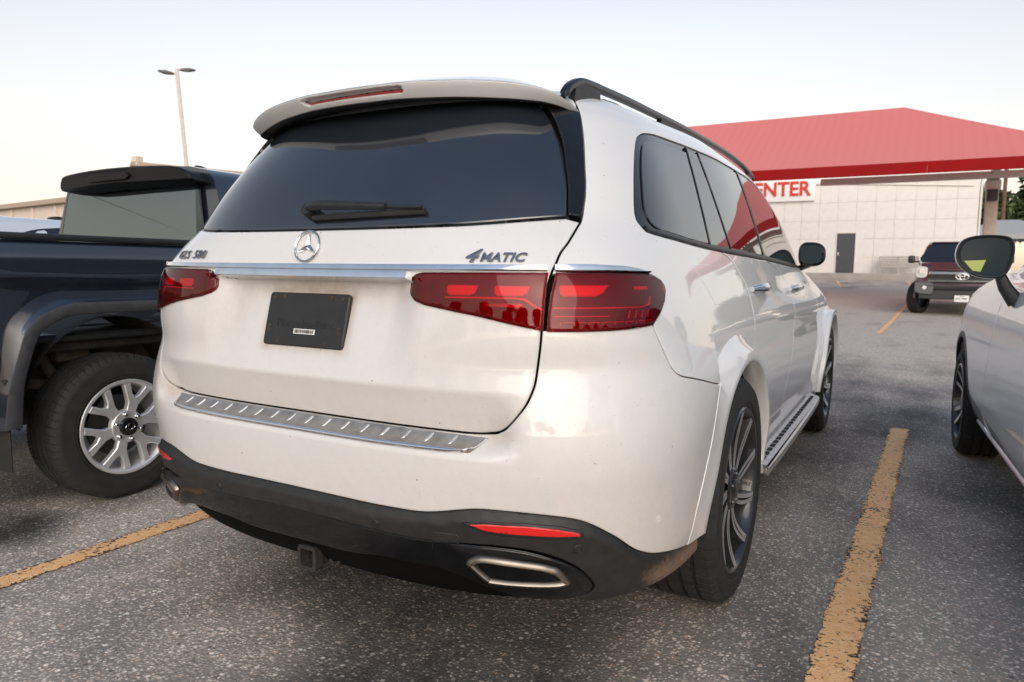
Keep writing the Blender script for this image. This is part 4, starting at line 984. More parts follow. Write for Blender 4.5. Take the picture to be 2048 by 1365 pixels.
# --- plate bracket
def plate_pt(a, b, h):   # a right, b up, h out of the plate
    u_ = np.array([0, .036, .144]); u_ = u_/np.linalg.norm(u_); nn = np.array([0, -u_[2], u_[1]]); return np.array([0, .097, 1.027])+np.array([a, 0, 0])+u_*b+nn*h
pb = part('plate_bracket', prism(rrect(.302, .152, .010, 4), .012, lambda a, b, h: plate_pt(a, b, h), .003), 'black_plastic')
tm = text_mesh('Mercedes-Benz', .034, 0, 1.0, .0006, 'CENTER', 1.0); warp(tm, lambda c: np.array([plate_pt(a, b-.012, h+.0124) for a, b, h in c]))
part('bracket_lettering', tm, 'black_plastic', pb)
part('barcode_sticker', prism([(-.040, -.041), (.040, -.041), (.040, -.027), (-.040, -.027)], .0006, lambda a, b, h: plate_pt(a+.005, b, h+.0121)), 'sticker_white', pb)
xx_ = -.036
while xx_ < .036:
    wd = random.choice((.0008, .0012, .002)); part('barcode_bar', prism([(xx_, -.039), (xx_+wd, -.039), (xx_+wd, -.029), (xx_, -.029)], .0004, lambda a, b, h: plate_pt(a+.005, b, h+.0128)), 'ink_black', pb); xx_ += wd+random.choice((.001, .0016))
for (a, b) in ((-.128, .060), (.128, .060), (-.09, .064), (.09, .064), (-.132, -.022), (.132, -.022), (-.09, -.064), (.09, -.064), (-.133, -.034), (.133, -.034)):
    me = lathe([(0, .0055), (.002, .005), (.002, .0025), (-.001, .0022), (-.001, .0004)], 12)
    o3 = plate_pt(a, b, .012); nn = plate_pt(0, 0, 1)-plate_pt(0, 0, 0); uu = plate_pt(0, 1, 0)-plate_pt(0, 0, 0)
    me.transform(Matrix(((nn[0], 1, uu[0], o3[0]), (nn[1], 0, uu[1], o3[1]), (nn[2], 0, uu[2], o3[2]), (0, 0, 0, 1))))
    part('bracket_screw_hole', me, 'iron_rusty', pb)
# --- door mirrors
def mirror_shell(c, sx, w_, h_, d_, front=1):
    """rounded housing, glass side towards -y"""
    bm = bmesh.new(); bmesh.ops.create_uvsphere(bm, u_segments=28, v_segments=18, radius=1)
    for v in bm.verts:
        x, y, z = v.co
        y2 = y*d_ if y > 0 else y*d_*.35
        sq = lambda t, p: math.copysign(abs(t)**p, t)
        v.co = (c[0]+sx*(sq(x, .72)*w_), c[1]+y2, c[2]+sq(z, .72)*h_*(1-.12*x))
    return from_bm(bm, 60)
for sg in (1, -1):
    mr_ = part('door_mirror', mirror_shell((sg*.905, 3.56, 1.292), sg, .082, .078, .12), 'gloss_black')
    part('mirror_arm', tube([(sg*.79, 3.60, 1.195), (sg*.835, 3.60, 1.205), (sg*.88, 3.58, 1.225)], rrect(.06, .035, .012)), 'gloss_black', mr_)
    part('mirror_glass', prism(rrect(.125, .115, .035), .004, lambda a, b, h: (sg*.905+a, 3.522-h, 1.292+b)), 'mirror_dark', mr_)

# ------------------------------------------------------------------ navy pickup on the left
truck = thing('parked_pickup', 'dark navy pickup truck with silver alloy wheels parked left of the white SUV', 'pickup', (-2.93, 1.6, 0))
def tpart(name, me, mat, parent=None, **k): return link(name, me, mat, parent or truck, **k)
simple('flare_plastic', (.050, .052, .056), .62, var=.2, vscale=25)
_bz = [.50, .60, .75, .95, 1.06, 1.09, 1.115, 1.15, 1.20, 1.235, 1.25, 1.27, 1.29, 1.30]
_bx = [-.060, -.045, -.036, -.032, -.030, -.022, -.004, .0, -.004, -.012, -.022, -.026, -.034, -.060]
_bzz = np.linspace(.5, 1.30, 161); _bxx = np.interp(_bzz, _bz, _bx); _bxx = np.convolve(np.pad(_bxx, 4, 'edge'), np.ones(9)/9, 'valid')
TX = -1.975
def bed_side(y, z):
    bulge = .018*np.exp(-((y-.77)/.55)**2)*sm(.95, 1.07, z)*sm(1.16, 1.08, z)
    return np.stack([TX+np.interp(z, _bzz, _bxx)+bulge-.05*np.clip(-.25-y, 0, 1)**1.5, y, z], -1)
arch_in = cr([(.285, .45), (.300, .62), (.329, .731), (.368, .843), (.402, .880), (.474, .920), (.546, .938), (.77, .941), (.994, .938), (1.066, .920), (1.138, .880), (1.172, .843), (1.211, .731), (1.240, .62), (1.255, .45)], 5)
arch_mid = cr([(.205, .45), (.225, .60), (.253, .702), (.287, .811), (.309, .872), (.359, .932), (.411, .961), (.474, .986), (.545, .997), (.77, .998), (.995, .997), (1.066, .986), (1.129, .961), (1.181, .932), (1.231, .872), (1.253, .811), (1.287, .702), (1.315, .60), (1.335, .45)], 5)
arch_out = cr([(.185, .45), (.205, .58), (.233, .688), (.254, .823), (.272, .899), (.310, .954), (.385, 1.015), (.446, 1.043), (.502, 1.055), (.77, 1.057), (1.038, 1.055), (1.094, 1.043), (1.155, 1.015), (1.23, .954), (1.268, .899), (1.286, .823), (1.307, .688), (1.335, .58), (1.355, .45)], 5)
def even(P, n):
    d = np.concatenate([[0], np.cumsum(np.hypot(*np.diff(P, axis=0).T))]); t = np.linspace(0, d[-1], n); return np.stack([np.interp(t, d, P[:, 0]), np.interp(t, d, P[:, 1])], -1)
hole_in = even(arch_in, 60)
bp_ = np.concatenate([[(-.45, .52)], [(.26, .50)], even(arch_mid, 50)*[1, 1], [(1.30, .50), (1.40, .52), (1.40, 1.285), (-.45, 1.285)]])
for sgn in (1, -1):
    mx = (lambda p: p) if sgn > 0 else (lambda p: p*np.array([-1, 1, 1])+np.array([2*-2.93, 0, 0]))
    tpart('bed_side', patch(lambda y, z: mx(bed_side(y, z)), bp_, .03, round_w=.006, round_d=.004, flip=(sgn < 0)), 'paint_navy')
    A_, B_, C_ = even(arch_out, 70), even(arch_mid, 70), even(arch_in, 70)
    rows_ = [(A_, -2.010), (A_*.985+B_*.015, -1.996), (A_*.1+B_*.9, -1.936), (B_, -1.928)]
    def fl(rows_, mat, nm):
        V_ = np.concatenate([np.stack([np.full(70, x_), P[:, 0], P[:, 1]], -1) for P, x_ in rows_]); V_ = mx(V_)
        F_ = [(r_*70+c, r_*70+c+1, (r_+1)*70+c+1, (r_+1)*70+c) for r_ in range(len(rows_)-1) for c in range(69)]
        tpart(nm, sharp(mk(V_, F_), 45), mat)
    fl(rows_, 'paint_navy', 'arch_flare')
    fl([(B_, -1.9285), (B_*.93+C_*.07, -1.926), (B_*.1+C_*.9, -1.936), (C_, -1.944), (C_, -2.10)], 'flare_plastic', 'arch_trim')
    tpart('bed_rail', box(.075, 1.86, .030, .010, 2, tuple(mx(np.array([-2.025, .475, 1.300])))), 'black_plastic')
    tpart('wheel_well', grid(lambda a, b: mx(np.stack([-2.02-.42*b, .77+.46*np.cos(a), .42+.50*np.sin(a)], -1)), np.linspace(0, math.pi, 20), np.linspace(0, 1, 3)), 'iron')
    tpart('mud_flap', box(.24, .012, .42, .005, 1, tuple(mx(np.array([-2.07, .235, .46])))), 'rubber')
    tpart('bed_front_sill', box(.05, .10, .55, .02, 2, tuple(mx(np.array([-2.03, 1.36, .75])))), 'paint_navy')
tpart('tailgate', box(1.72, .06, .72, .02, 2, (-2.93, -.47, .93)), 'paint_navy')
tpart('bed_floor', box(1.72, 1.84, .04, .01, 1, (-2.93, .47, .82)), 'black_plastic')
tpart('frame_rail', box(.09, 2.6, .16, .01, 1, (-2.42, .9, .66)), 'iron_rusty')
tpart('bed_crossmember', box(.30, 1.10, .05, .01, 1, (-2.28, .80, .775)), 'iron')
tpart('leaf_spring', tube([(-2.24, y, .56+.14*((y-.77)/.6)**2) for y in np.linspace(.15, 1.40, 14)], rrect(.065, .05, .008)), 'iron_rusty')
tpart('shock_absorber', tube([(-2.26, .50, .78), (-2.24, .66, .45)], circ(.028, 12)), 'iron_rusty')
tpart('axle', tube([(-3.75, .77, .375), (-2.15, .77, .375)], circ(.05, 14)), 'iron')
tpart('inner_fender', box(.02, 1.1, .5, .005, 1, (-2.47, .77, .60)), 'iron')
for y_ in (.63, .90): tpart('bracket_bolt', tube([(-2.23, y_, .735), (-2.23, y_, .775)], circ(.012, 8), upv=(1, 0, 0)), 'caliper')
tpart('bracket', box(.10, .16, .07, .008, 1, (-2.25, .66, .725)), 'iron_rusty')
# cab
cabsec = [(.95, .55), (.965, .90), (.965, 1.12), (.945, 1.27), (.90, 1.33), (.80, 1.60), (.765, 1.69), (.70, 1.745), (.55, 1.775), (.25, 1.79), (0, 1.793)]
full = np.array([(a, b) for a, b in cabsec]+[(-a, b) for a, b in cabsec[::-1][1:]])
def cab_ring(y, k, dz=0, wtop=1.0): return [(-2.93+a*(1-(1-wtop)*sm(1.3, 1.7, b)), y+k*(b-.55), b+dz) for a, b in full]
rings = [cab_ring(1.44, .045), cab_ring(1.455, .045), cab_ring(2.4, .0), cab_ring(3.05, -.12)]
k = len(full); V_ = np.array([p for r_ in rings for p in r_]); F_ = [(r_*k+c, r_*k+c+1, (r_+1)*k+c+1, (r_+1)*k+c) for r_ in range(3) for c in range(k-1)]; F_.append(tuple(range(k))[::-1]); F_.append(tuple(3*k+i for i in range(k)))
tpart('cab', sharp(mk(V_, F_), 50), 'paint_navy')
def back(a, b, h): return (a, 1.435+.045*(b-.55)-h, b)
gw = cr([(-3.74, 1.315), (-3.735, 1.36), (-3.665, 1.60), (-3.615, 1.695), (-3.58, 1.705), (-2.93, 1.708), (-2.33, 1.70), (-2.30, 1.69), (-2.285, 1.60), (-2.288, 1.36), (-2.30, 1.315)], 4, True)
tpart('window_surround', prism(inset_poly(gw, -.018), .008, back), 'black_rubber_trim')
tpart('rear_glass', prism(gw, .014, back, .003), 'glass_cab')
tpart('window_sill_trim', box(1.50, .02, .012, .004, 1, (-3.01, 1.452, 1.318)), 'black_rubber_trim')
vis = np.array([(-3.50, 1.664), (-3.43, 1.640), (-2.93, 1.652), (-2.26, 1.652), (-2.20, 1.675), (-2.27, 1.728), (-2.45, 1.750), (-2.93, 1.757), (-3.40, 1.745), (-3.48, 1.722)])
def visf(a, b, h): return (a, 1.50-h-.06*(1-((a+2.93)/.75)**2), b+.012*h/.12)
tpart('roof_visor', prism(cr(vis, 3, True), .14, visf, .012), 'visor_black')
vl = tpart('visor_brake_lamp', prism([(-3.10, 1.69), (-2.72, 1.692), (-2.68, 1.712), (-2.72, 1.735), (-3.08, 1.732), (-3.13, 1.712)], .010, lambda a, b, h: (a, 1.305-h-.0*(a+2.93), b), .003), 'visor_black')
sf_ = cr([(1.95, 1.785), (2.02, 1.80), (2.045, 1.865), (2.055, 1.872), (2.10, 1.868), (2.18, 1.84), (2.26, 1.80), (2.30, 1.785)], 4)
tpart('antenna_fin', prism(sf_, .03, lambda a, b, h: (-2.945+h, a-.1, b)), 'gloss_black')
sg_ = cr([(1.62, 1.36), (1.64, 1.58), (1.70, 1.66), (1.80, 1.68), (2.6, 1.68), (2.75, 1.36)], 4)
def cside(a, b, h): return (-2.93+np.interp(b, [1.27, 1.33, 1.60, 1.69], [.945, .90, .80, .765])+h-.012, a, b)
tpart('door_glass', prism(sg_, .020, cside), 'glass_side'); 
tpart('door_glass_trim', prism(inset_poly(sg_, -.02), .016, cside), 'black_rubber_trim')
tpart('bonnet', box(1.80, 1.55, .55, .12, 4, (-2.93, 3.95, .98)), 'paint_navy'); tpart('front_clip', box(1.86, .5, .75, .15, 4, (-2.93, 4.55, .80)), 'paint_navy')
# pickup wheels
TW = dict(tyre=tyre_mesh(.368, .245, 60, (-.55, -.2, .2, .55), .236, .008),
    barrel=lathe([(-.002, .242), (.003, .239), (.003, .228), (-.008, .218), (-.03, .210), (-.16, .205), (-.23, .226)], 64),
    hub=lathe([(-.030, .088), (-.010, .084), (-.004, .078), (-.004, .046)], 40), cap=lathe([(-.006, .046), (.010, .044), (.014, .038), (.015, .001)], 32),
    nut=lathe([(0, .0125), (.018, .011), (.024, .006), (.024, .001)], 10), disc=lathe([(-.09, .05), (-.09, .155), (-.115, .155)], 40))
ysp_ = [(.055, -.24), (.118, -.125), (.150, -.150), (.218, -.190), (.218, -.100), (.168, -.062), (.150, 0), (.168, .062), (.218, .100), (.218, .190), (.150, .150), (.118, .125), (.055, .24)]
spoke_p = [(r_*math.cos(a*1.9), r_*math.sin(a*1.9)) for r_, a in [(q[0], q[1]) for q in ysp_]]
TW['spoke'] = prism(spoke_p, .030, lambda a, b, h: (-.034+h*(1.0)-.10*max(0, .12-math.hypot(a, b)), a, b), .004)
TW['logo'] = tube([(.0165, .024*math.cos(t), .017*math.sin(t)) for t in np.linspace(0, 2*math.pi, 24, endpoint=False)], circ(.0018, 6), upv=(1, 0, 0), closed=True)
TW['logo2'] = tube([(.0165, .009*math.cos(t), .016*math.sin(t)) for t in np.linspace(0, 2*math.pi, 18, endpoint=False)], circ(.0016, 6), upv=(1, 0, 0), closed=True)
def put_truck_wheel(root, loc, flip, spin=0, M_=TW):
    w_ = link('wheel', M_['barrel'], 'silver_rim', root, loc=loc, keep=False, rot=(spin, 0, math.pi if flip else 0))
    link('tyre', M_['tyre'], 'rubber', w_, keep=False); link('hub', M_['hub'], 'silver_rim', w_, keep=False); link('centre_cap', M_['cap'], 'gloss_black', w_, keep=False)
    link('brake_disc', M_['disc'], 'caliper', w_, keep=False); link('cap_logo', M_['logo'], 'chrome', w_, keep=False); link('cap_logo', M_['logo2'], 'chrome', w_, keep=False)
    for i in range(6):
        link('spoke', M_['spoke'], 'silver_rim', w_, rot=(2*math.pi*i/6, 0, 0), keep=False)
        a = 2*math.pi*(i+.5)/6; link('lug_nut', M_['nut'], 'chrome', w_, loc=(-.012, .066*math.cos(a), .066*math.sin(a)), keep=False)
for sgn in (1, -1):
    put_truck_wheel(truck, (sgn*(2.93-1.945), .77-1.6, .362), sgn < 0, R(12)); put_truck_wheel(truck, (sgn*(2.93-1.945), 3.95-1.6, .362), sgn < 0, R(20))

# ------------------------------------------------------------------ pale blue-silver car on the right, and two more of its shape further off
R2 = [[0.22,0.8,3,0.6,0.15,4.88],[0.3,0.86,3,0.6,0.02,5.0],[0.45,0.915,3.2,0.6,-0.08,5.1],[0.6,0.93,3.4,0.6,-0.1,5.13],[0.75,0.925,3.4,0.6,-0.1,5.12],[0.86,0.905,3.4,0.6,-0.08,5.02],[0.94,0.88,3.3,0.6,-0.06,4.82],[1.0,0.852,3.2,0.6,-0.04,4.45],[1.05,0.825,3.1,0.6,0.0,4.02],[1.1,0.8,3.0,0.6,0.06,3.72],[1.25,0.715,2.9,0.6,0.4,3.42],[1.38,0.625,2.9,0.6,0.7,3.05],[1.45,0.53,2.8,0.6,0.98,2.76],[1.49,0.34,2.6,0.5,1.3,2.5],[1.5,0.15,2.4,0.4,1.6,2.3]]
S2 = Surf(R2, nose=.95, drop=lambda y, V: .14*sm(.5, 1.0, V))
def vin(z): t = np.linspace(.2, 1.6, 600); return float(np.interp(z, t+.14*sm(.5, 1.0, t), t))
def S2L(k, cx):   # left side of the car as a function of (y, z)
    def f(y, z):
        u = S2.u_of_y(y, z); p = S2(u, z)+S2.N(u, z)*k; return np.stack([cx-p[..., 0], p[..., 1], p[..., 2]], -1)
    return f
AC = np.array([4.16, .365])
def saloon(root, cx, oy, paint, detail):
    def sp_(name, me, mat, parent=None):
        o = link(name, me, mat, parent or root, keep=False)
        return o
    def shellf(U, V):
        p = S2(U, V)-S2.N(U, V)*(.010 if detail else 0)
        for yy in (AC[0], 1.02):
            d = np.hypot(p[..., 1]-yy, p[..., 2]-AC[1]); m = (d < .405) & (V < .85); p[..., 0] = np.where(m, np.sign(p[..., 0])*np.minimum(np.abs(p[..., 0]), .62), p[..., 0])
        return p-np.array([0, 2.7, 0])
    uu = np.concatenate([np.linspace(-6.2, -1.55, 110), np.linspace(-1.5, 1.5, 60), np.linspace(1.55, 6.2, 110)]); vs_ = np.concatenate([np.linspace(.24, 1.05, 40), np.linspace(1.06, 1.499, 30)])
    sp_('body', grid(shellf, uu, vs_), paint)
    sp_('underbody', box(1.5, 4.0, .10, .02, 1, (0, 0, .27)), 'iron')
    # glasshouse: side windows and windscreen as dark bands
    for sg in (1, -1):
        gl_ = cr([(1.25, 1.135), (1.65, 1.33), (2.0, 1.395), (2.5, 1.40), (2.85, 1.33), (3.15, 1.22), (3.33, 1.125), (2.4, 1.115)], 4, True)
        f = S2L(.002, 0); me = patch(lambda y, z: f(y, z)*np.array([sg, 1, 1])-np.array([0, 2.7, 0]), gl_, .06, round_w=.008, round_d=.004, flip=(sg > 0)); sp_('side_window', me, 'glass_side')
        pil = np.array([(2.22, 1.10), (2.30, 1.10), (2.20, 1.41), (2.12, 1.41)]); me = patch(lambda y, z: f(y, z)*np.array([sg, 1, 1])+np.array([-.004*sg, -2.7, 0]), pil, .06, round_w=0, flip=(sg > 0)); sp_('door_pillar', me, 'gloss_black')
    for sg in (1, -1):
        wsf = lambda a, v: (S2(sg*(np.interp(v, [1.08, 1.25, 1.38, 1.45], [5.05, 4.75, 4.40, 4.2])-.62+(1-a)*2.6), v)+S2.N(sg*5., v)*0)*np.array([1, 1, 1])+np.array([0, -2.7+.004, .003])
        sp_('windscreen', grid(wsf, np.linspace(0, 1, 26), np.linspace(1.10, 1.44, 12)), 'glass_side')
    wm = dict(tyre=SWT, barrel=SWB)
    for sg in (1, -1):
        for yy in (AC[0], 1.02):
            w_ = link('wheel', SWB, 'dark_rim', root, loc=(sg*.925, yy-2.7, .345), keep=False, rot=(0, 0, 0 if sg > 0 else math.pi))
            link('tyre', SWT, 'rubber', w_, keep=False)
            for i in range(5):
                for s_ in SWS: link('spoke', s_, ['machined_rim', 'dark_rim'], w_, rot=(2*math.pi*i/5, 0, 0), keep=False)
            link('hub_cap', SWH, 'dark_rim', w_, keep=False)
SWT = tyre_mesh(.345, .235, 48, (-.5, 0, .5), .245, .006); SWB = lathe([(-.002, .250), (.002, .246), (.002, .238), (-.02, .232), (-.19, .225), (-.22, .245)], 56)
SWS = [blade(.045, .240, lambda t: .030-.012*t+.008*t*t, tw, -.030, -.004, a0, deep=.03, n=8) for a0, tw in ((-.16, -.06), (.16, .06))]
SWH = lathe([(-.03, .07), (-.02, .062), (-.016, .030), (-.014, .001)], 28)
CX = 2.71
sil = thing('parked_car', 'pale blue-silver car cut off by the right edge of the picture, black door mirror', 'car', (CX, 2.7, 0))
saloon(sil, CX, 2.7, 'paint_silver_blue', True)
def vpart(name, me, mat, parent=None): return link(name, me, mat, parent or sil)
def varch(r, a0, a1, n=24, c=AC): return [(c[0]+r*math.cos(R(a)), vin(c[1]+r*math.sin(R(a)))) for a in np.linspace(a0, a1, n)]
dgap = cr([(3.06, 1.045), (3.02, .90), (3.03, .72), (3.10, .56), (3.20, .44), (3.24, .31)], 5)
fpoly = np.concatenate([dgap, [(3.5, .29), (3.72, .30)], varch(.425, 172, 8), [(4.62, .30), (4.85, .33), (4.95, .60), (4.85, .85), (4.60, .93), (4.30, .985), (3.9, 1.03), (3.5, 1.058)]])
vpart('front_fender', patch(S2L(.0, CX), fpoly, .03, round_w=.006, round_d=.004, inset=.002, flip=True), 'paint_silver_blue')
dgap2 = cr([(2.02, 1.085), (1.98, .9), (1.99, .7), (2.02, .5), (2.02, .33)], 5)
vdoor = vpart('front_door', patch(S2L(lambda *a: 0 if False else 0., CX) if False else S2L(.0, CX), np.concatenate([dgap2, [(2.5, .325), (3.0, .32)], dgap[::-1][4:], [(2.6, 1.075)]]), .035, round_w=.006, round_d=.004, inset=.002, flip=True), 'paint_silver_blue')
vpart('rear_door', patch(S2L(.0, CX), np.concatenate([[(.85, 1.10), (1.10, .85), (1.25, .74), (1.45, .60), (1.50, .33)], dgap2[::-1]]), .04, round_w=.006, round_d=.004, inset=.002, flip=True), 'paint_silver_blue')
arp = np.array(varch(.445, 176, 2, 34)+varch(.405, 2, 176, 34)); vpart('arch_trim', patch(S2L(.004, CX), arp, .03, round_w=.006, round_d=.004, skirt=.02, flip=True), 'black_plastic')
sk = np.concatenate([[(1.85, .300), (2.5, .292), (3.2, .286), (3.70, .290)], [(3.70, .312), (3.2, .312), (2.5, .318), (1.85, .326)]]); vpart('sill_trim', patch(S2L(.012, CX), sk, .04, round_w=.008, round_d=.006, flip=True), 'paint_silver_blue')
cz = lambda y: np.interp(y, [1.9, 2.3, 2.7, 3.0, 3.3], [.60, .585, .565, .555, .56])
yy_ = np.linspace(1.95, 3.05, 16); crp = np.concatenate([np.stack([yy_, cz(yy_)-.012], -1), np.stack([yy_, cz(yy_)+.012], -1)[::-1]])
bt2 = np.concatenate([[(y, np.interp(y, [1.25, 2.4, 3.35], [1.105, 1.100, 1.103])) for y in np.linspace(1.25, 3.36, 14)], [(y, np.interp(y, [1.25, 2.4, 3.35], [1.128, 1.118, 1.116])) for y in np.linspace(3.36, 1.25, 14)]])
vpart('belt_trim', patch(S2L(.006, CX), bt2, .06, round_w=.006, round_d=.004, flip=True), 'chrome')
# door mirror
def mface(a, b, h): # a to the right, b up, h towards the camera; turned a little towards the driver
    t = R(12); return np.array([1.690, 2.66, 1.250])+np.array([math.cos(t), 0, 0])*a+np.array([0, -1, .04])*h+np.array([.04, 0, 1.30])*b
mo = cr([(-.115, .010), (-.108, .050), (-.080, .072), (-.02, .082), (.06, .080), (.100, .066), (.112, .030), (.106, -.020), (.085, -.056), (.03, -.068), (-.04, -.056), (-.095, -.026)], 5, True)
cen = mo.mean(0); n = len(mo); V_ = []; F_ = []
for kx_, h_ in ((.86, -.004), (.90, .002), (.985, .006), (1.03, -.004), (1.05, -.03), (1.0, -.075), (.80, -.115), (.45, -.135), (.05, -.14)):
    V_ += [mface(*(cen+(p-cen)*kx_), h_) for p in mo]
for r_ in range(8):
    for i in range(n): j = (i+1) % n; F_.append((r_*n+i, r_*n+j, (r_+1)*n+j, (r_+1)*n+i))
mi = [0 if r_ < 3 else 1 for r_ in range(8) for i in range(n)]
vm = vpart('door_mirror', sharp(mk(V_, F_, True, None, mi), 50), ['black_plastic', 'paint_silver_blue'])
vpart('mirror_glass', prism([tuple(cen+(p-cen)*.87) for p in mo], .003, lambda a, b, h: mface(a, b, -.004+h)), 'mirror_dark', vm)
simple('reflection_yellow', (.52, .60, .16), .5)
vpart('mirror_reflection_patch', prism([(-.083, -.008), (-.045, -.043), (-.012, -.047), (.005, -.005)], .0008, lambda a, b, h: mface(a, b, -.0006+h)), 'reflection_yellow', vm)  # flat yellow-green patch painting a reflection into the mirror glass
vpart('mirror_arm', tube([mface(.07, -.05, -.05), mface(.10, -.10, -.05), mface(.15, -.155, -.04)], rrect(.055, .075, .02), upv=(0, 1, 0), scale=[.75, 1.0, 1.25]), 'black_plastic', vm)

# parked slightly askew: tail further from the white SUV than the nose
_pv = Vector((CX, 4.16, 0)); _rt = Matrix.Rotation(R(2.6), 4, 'Z'); sil.location = _pv+_rt @ (Vector((CX, 2.7, 0))-_pv); sil.rotation_euler = (0, 0, R(2.6))

# ------------------------------------------------------------------ maroon pickup facing the camera
simple('plate_white', (.72, .72, .70), .4); simple('lamp_clear', (.62, .60, .57), .12, coat=1, var=.2, vscale=9); simple('silver_bumper', (.26, .26, .27), .3, metal=.9); simple('dark_grille', (.02, .02, .021), .4)
GZ = float(ground_z(0, 20))
mar = thing('parked_pickup', 'dark maroon pickup facing the camera in front of the pale building, chrome barred grille', 'pickup', (2.58, 19.2, GZ))
def mp_(name, me, mat, parent=None): return link(name, me, mat, parent or mar, keep=False)
def loft(rings, capf=True, ang=40):
    k = len(rings[0]); V_ = [p for r_ in rings for p in r_]; F_ = [(r_*k+c, r_*k+(c+1) % k, (r_+1)*k+(c+1) % k, (r_+1)*k+c) for r_ in range(len(rings)-1) for c in range(k)]
    if capf: F_ += [tuple(range(k))[::-1], tuple((len(rings)-1)*k+i for i in range(k))]
    return sharp(mk(V_, F_), ang)
def sec(hw, z0, z1, r_=.06, y=0): return [(a, y, (z0+z1)/2+b) for a, b in rrect(2*hw, z1-z0, r_, 4)]
mp_('body', loft([sec(.93, .62, 1.02, .08, .25), sec(.985, .55, 1.16, .10, .36), sec(1.0, .52, 1.20, .10, .8), sec(1.0, .52, 1.24, .10, 2.0), sec(1.0, .52, 1.26, .10, 5.6)]), 'paint_maroon')
mp_('bonnet', loft([sec(.84, 1.00, 1.20, .05, .22), sec(.88, .98, 1.28, .07, .32), sec(.93, .98, 1.33, .08, .8), sec(.95, .98, 1.38, .08, 1.55)]), 'paint_maroon')
mp_('bonnet_nose', prism([(-.70, 1.135), (.70, 1.135), (.66, 1.26), (-.66, 1.26)], .08, lambda a, b, h: (a, .17-h+.05*(a/.58)**2, b), .01), 'paint_maroon')
def cabr(y0, y1): 
    return None
cab_rings = [[(a, 1.42+.02*(1-(a/.9)**2), z) for a, z in ((-.90, 1.22), (.90, 1.22), (.90, 1.23), (-.90, 1.23))]]
V_ = [(-.93, 1.45, 1.24), (.93, 1.45, 1.24), (.95, 4.0, 1.26), (-.95, 4.0, 1.26), (-.70, 2.18, 1.885), (.70, 2.18, 1.885), (.74, 3.75, 1.90), (-.74, 3.75, 1.90), (-.64, 2.45, 1.935), (.64, 2.45, 1.935), (.66, 3.6, 1.94), (-.66, 3.6, 1.94)]
F_ = [(0, 1, 5, 4), (1, 2, 6, 5), (2, 3, 7, 6), (3, 0, 4, 7), (4, 5, 9, 8), (5, 6, 10, 9), (6, 7, 11, 10), (7, 4, 8, 11), (8, 9, 10, 11)]
bm = bmesh.new(); bm.from_mesh(mk(V_, F_)); bmesh.ops.bevel(bm, geom=bm.edges[:], offset=.05, segments=3, affect='EDGES'); mp_('cab', from_bm(bm, 50), 'paint_maroon')
def wsm(a, b, h): t = (b-1.24)/.645; return (a, 1.45+.73*t-.012-h, b+.004)
mp_('windscreen', prism(cr([(-.84, 1.29), (.84, 1.29), (.665, 1.82), (.60, 1.845), (0, 1.858), (-.60, 1.845), (-.665, 1.82)], 3, True), .010, wsm, .003), 'glass_side')
for sg in (1, -1):
    mp_('side_window', prism([(1.85, 1.30), (3.85, 1.32), (3.65, 1.80), (2.30, 1.80)], .012, lambda a, b, h: (sg*(.945-.36*(b-1.25)+h-.004), a, b)), 'glass_side')
    hl = mp_('headlamp', prism(cr([(.74, 1.12), (.77, 1.20), (.95, 1.215), (1.0, 1.13), (.99, .96), (.86, .93), (.77, .95), (.745, 1.04)], 3, True), .10, lambda a, b, h: (sg*a, .32-h*1.6+.25*max(0, a-.70), b), .01), 'lamp_clear')
    mp_('lamp_bowl', prism(rrect(.12, .11, .04), .012, lambda a, b, h: (sg*(.86+a), .20-h, 1.08+b)), 'chrome', hl)
    mp_('bumper_end', prism(cr([(.60, .60), (.62, .80), (.96, .82), (1.0, .72), (.97, .56), (.66, .52)], 3, True), .14, lambda a, b, h: (sg*a, .24-h+.30*max(0, a-.75), b), .015), 'silver_bumper')
    mp_('fog_lamp', lathe([(0, .055), (-.01, .050), (.0, .045), (.01, .001)], 20).copy() if False else prism(circ(.05, 16), .015, lambda a, b, h: (sg*(.79+a), .075-h, .69+b)), 'lamp_clear')
    mr_ = mp_('door_mirror', box(.17, .10, .20, .04, 3, (sg*1.11, 1.72, 1.42)), 'black_plastic'); mp_('mirror_arm', box(.20, .05, .05, .015, 2, (sg*.97, 1.73, 1.36)), 'black_plastic', mr_)
    mp_('arch_flare', loft([[(sg*(1.0+dx), 1.05+r_*math.cos(a), .41+r_*math.sin(a)) for r_, dx in ((.47, -.02), (.46, .02), (.42, .02), (.42, -.06))] for a in np.linspace(R(0), R(180), 24)], False), 'paint_maroon')
mp_('grille_mesh', prism([(-.72, .80), (.72, .80), (.69, 1.13), (-.69, 1.13)], .05, lambda a, b, h: (a, .20-h+.05*(a/.6)**2, b)), 'dark_grille')
gs_ = mp_('grille_surround', tube([(a, .13+.05*(a/.6)**2, b) for a, b in cr([(-.75, .78), (-.72, 1.0), (-.68, 1.125), (0, 1.13), (.68, 1.125), (.72, 1.0), (.75, .78), (0, .775)], 4, True)], rrect(.04, .05, .012), upv=(0, 1, 0), closed=True), 'paint_maroon')
for zc, hh in ((1.055, .085), (.860, .065)): mp_('grille_bar', prism([(-.71, zc-hh/2), (.71, zc-hh/2), (.70, zc+hh/2), (-.70, zc+hh/2)], .05, lambda a, b, h: (a, .15-h+.05*(a/.6)**2, b), .012), 'chrome')
for zc in (.945, .990): mp_('grille_slat', prism([(-.70, zc-.014), (.70, zc-.014), (.70, zc+.014), (-.70, zc+.014)], .03, lambda a, b, h: (a, .165-h+.05*(a/.6)**2, b), .006), 'dark_grille')
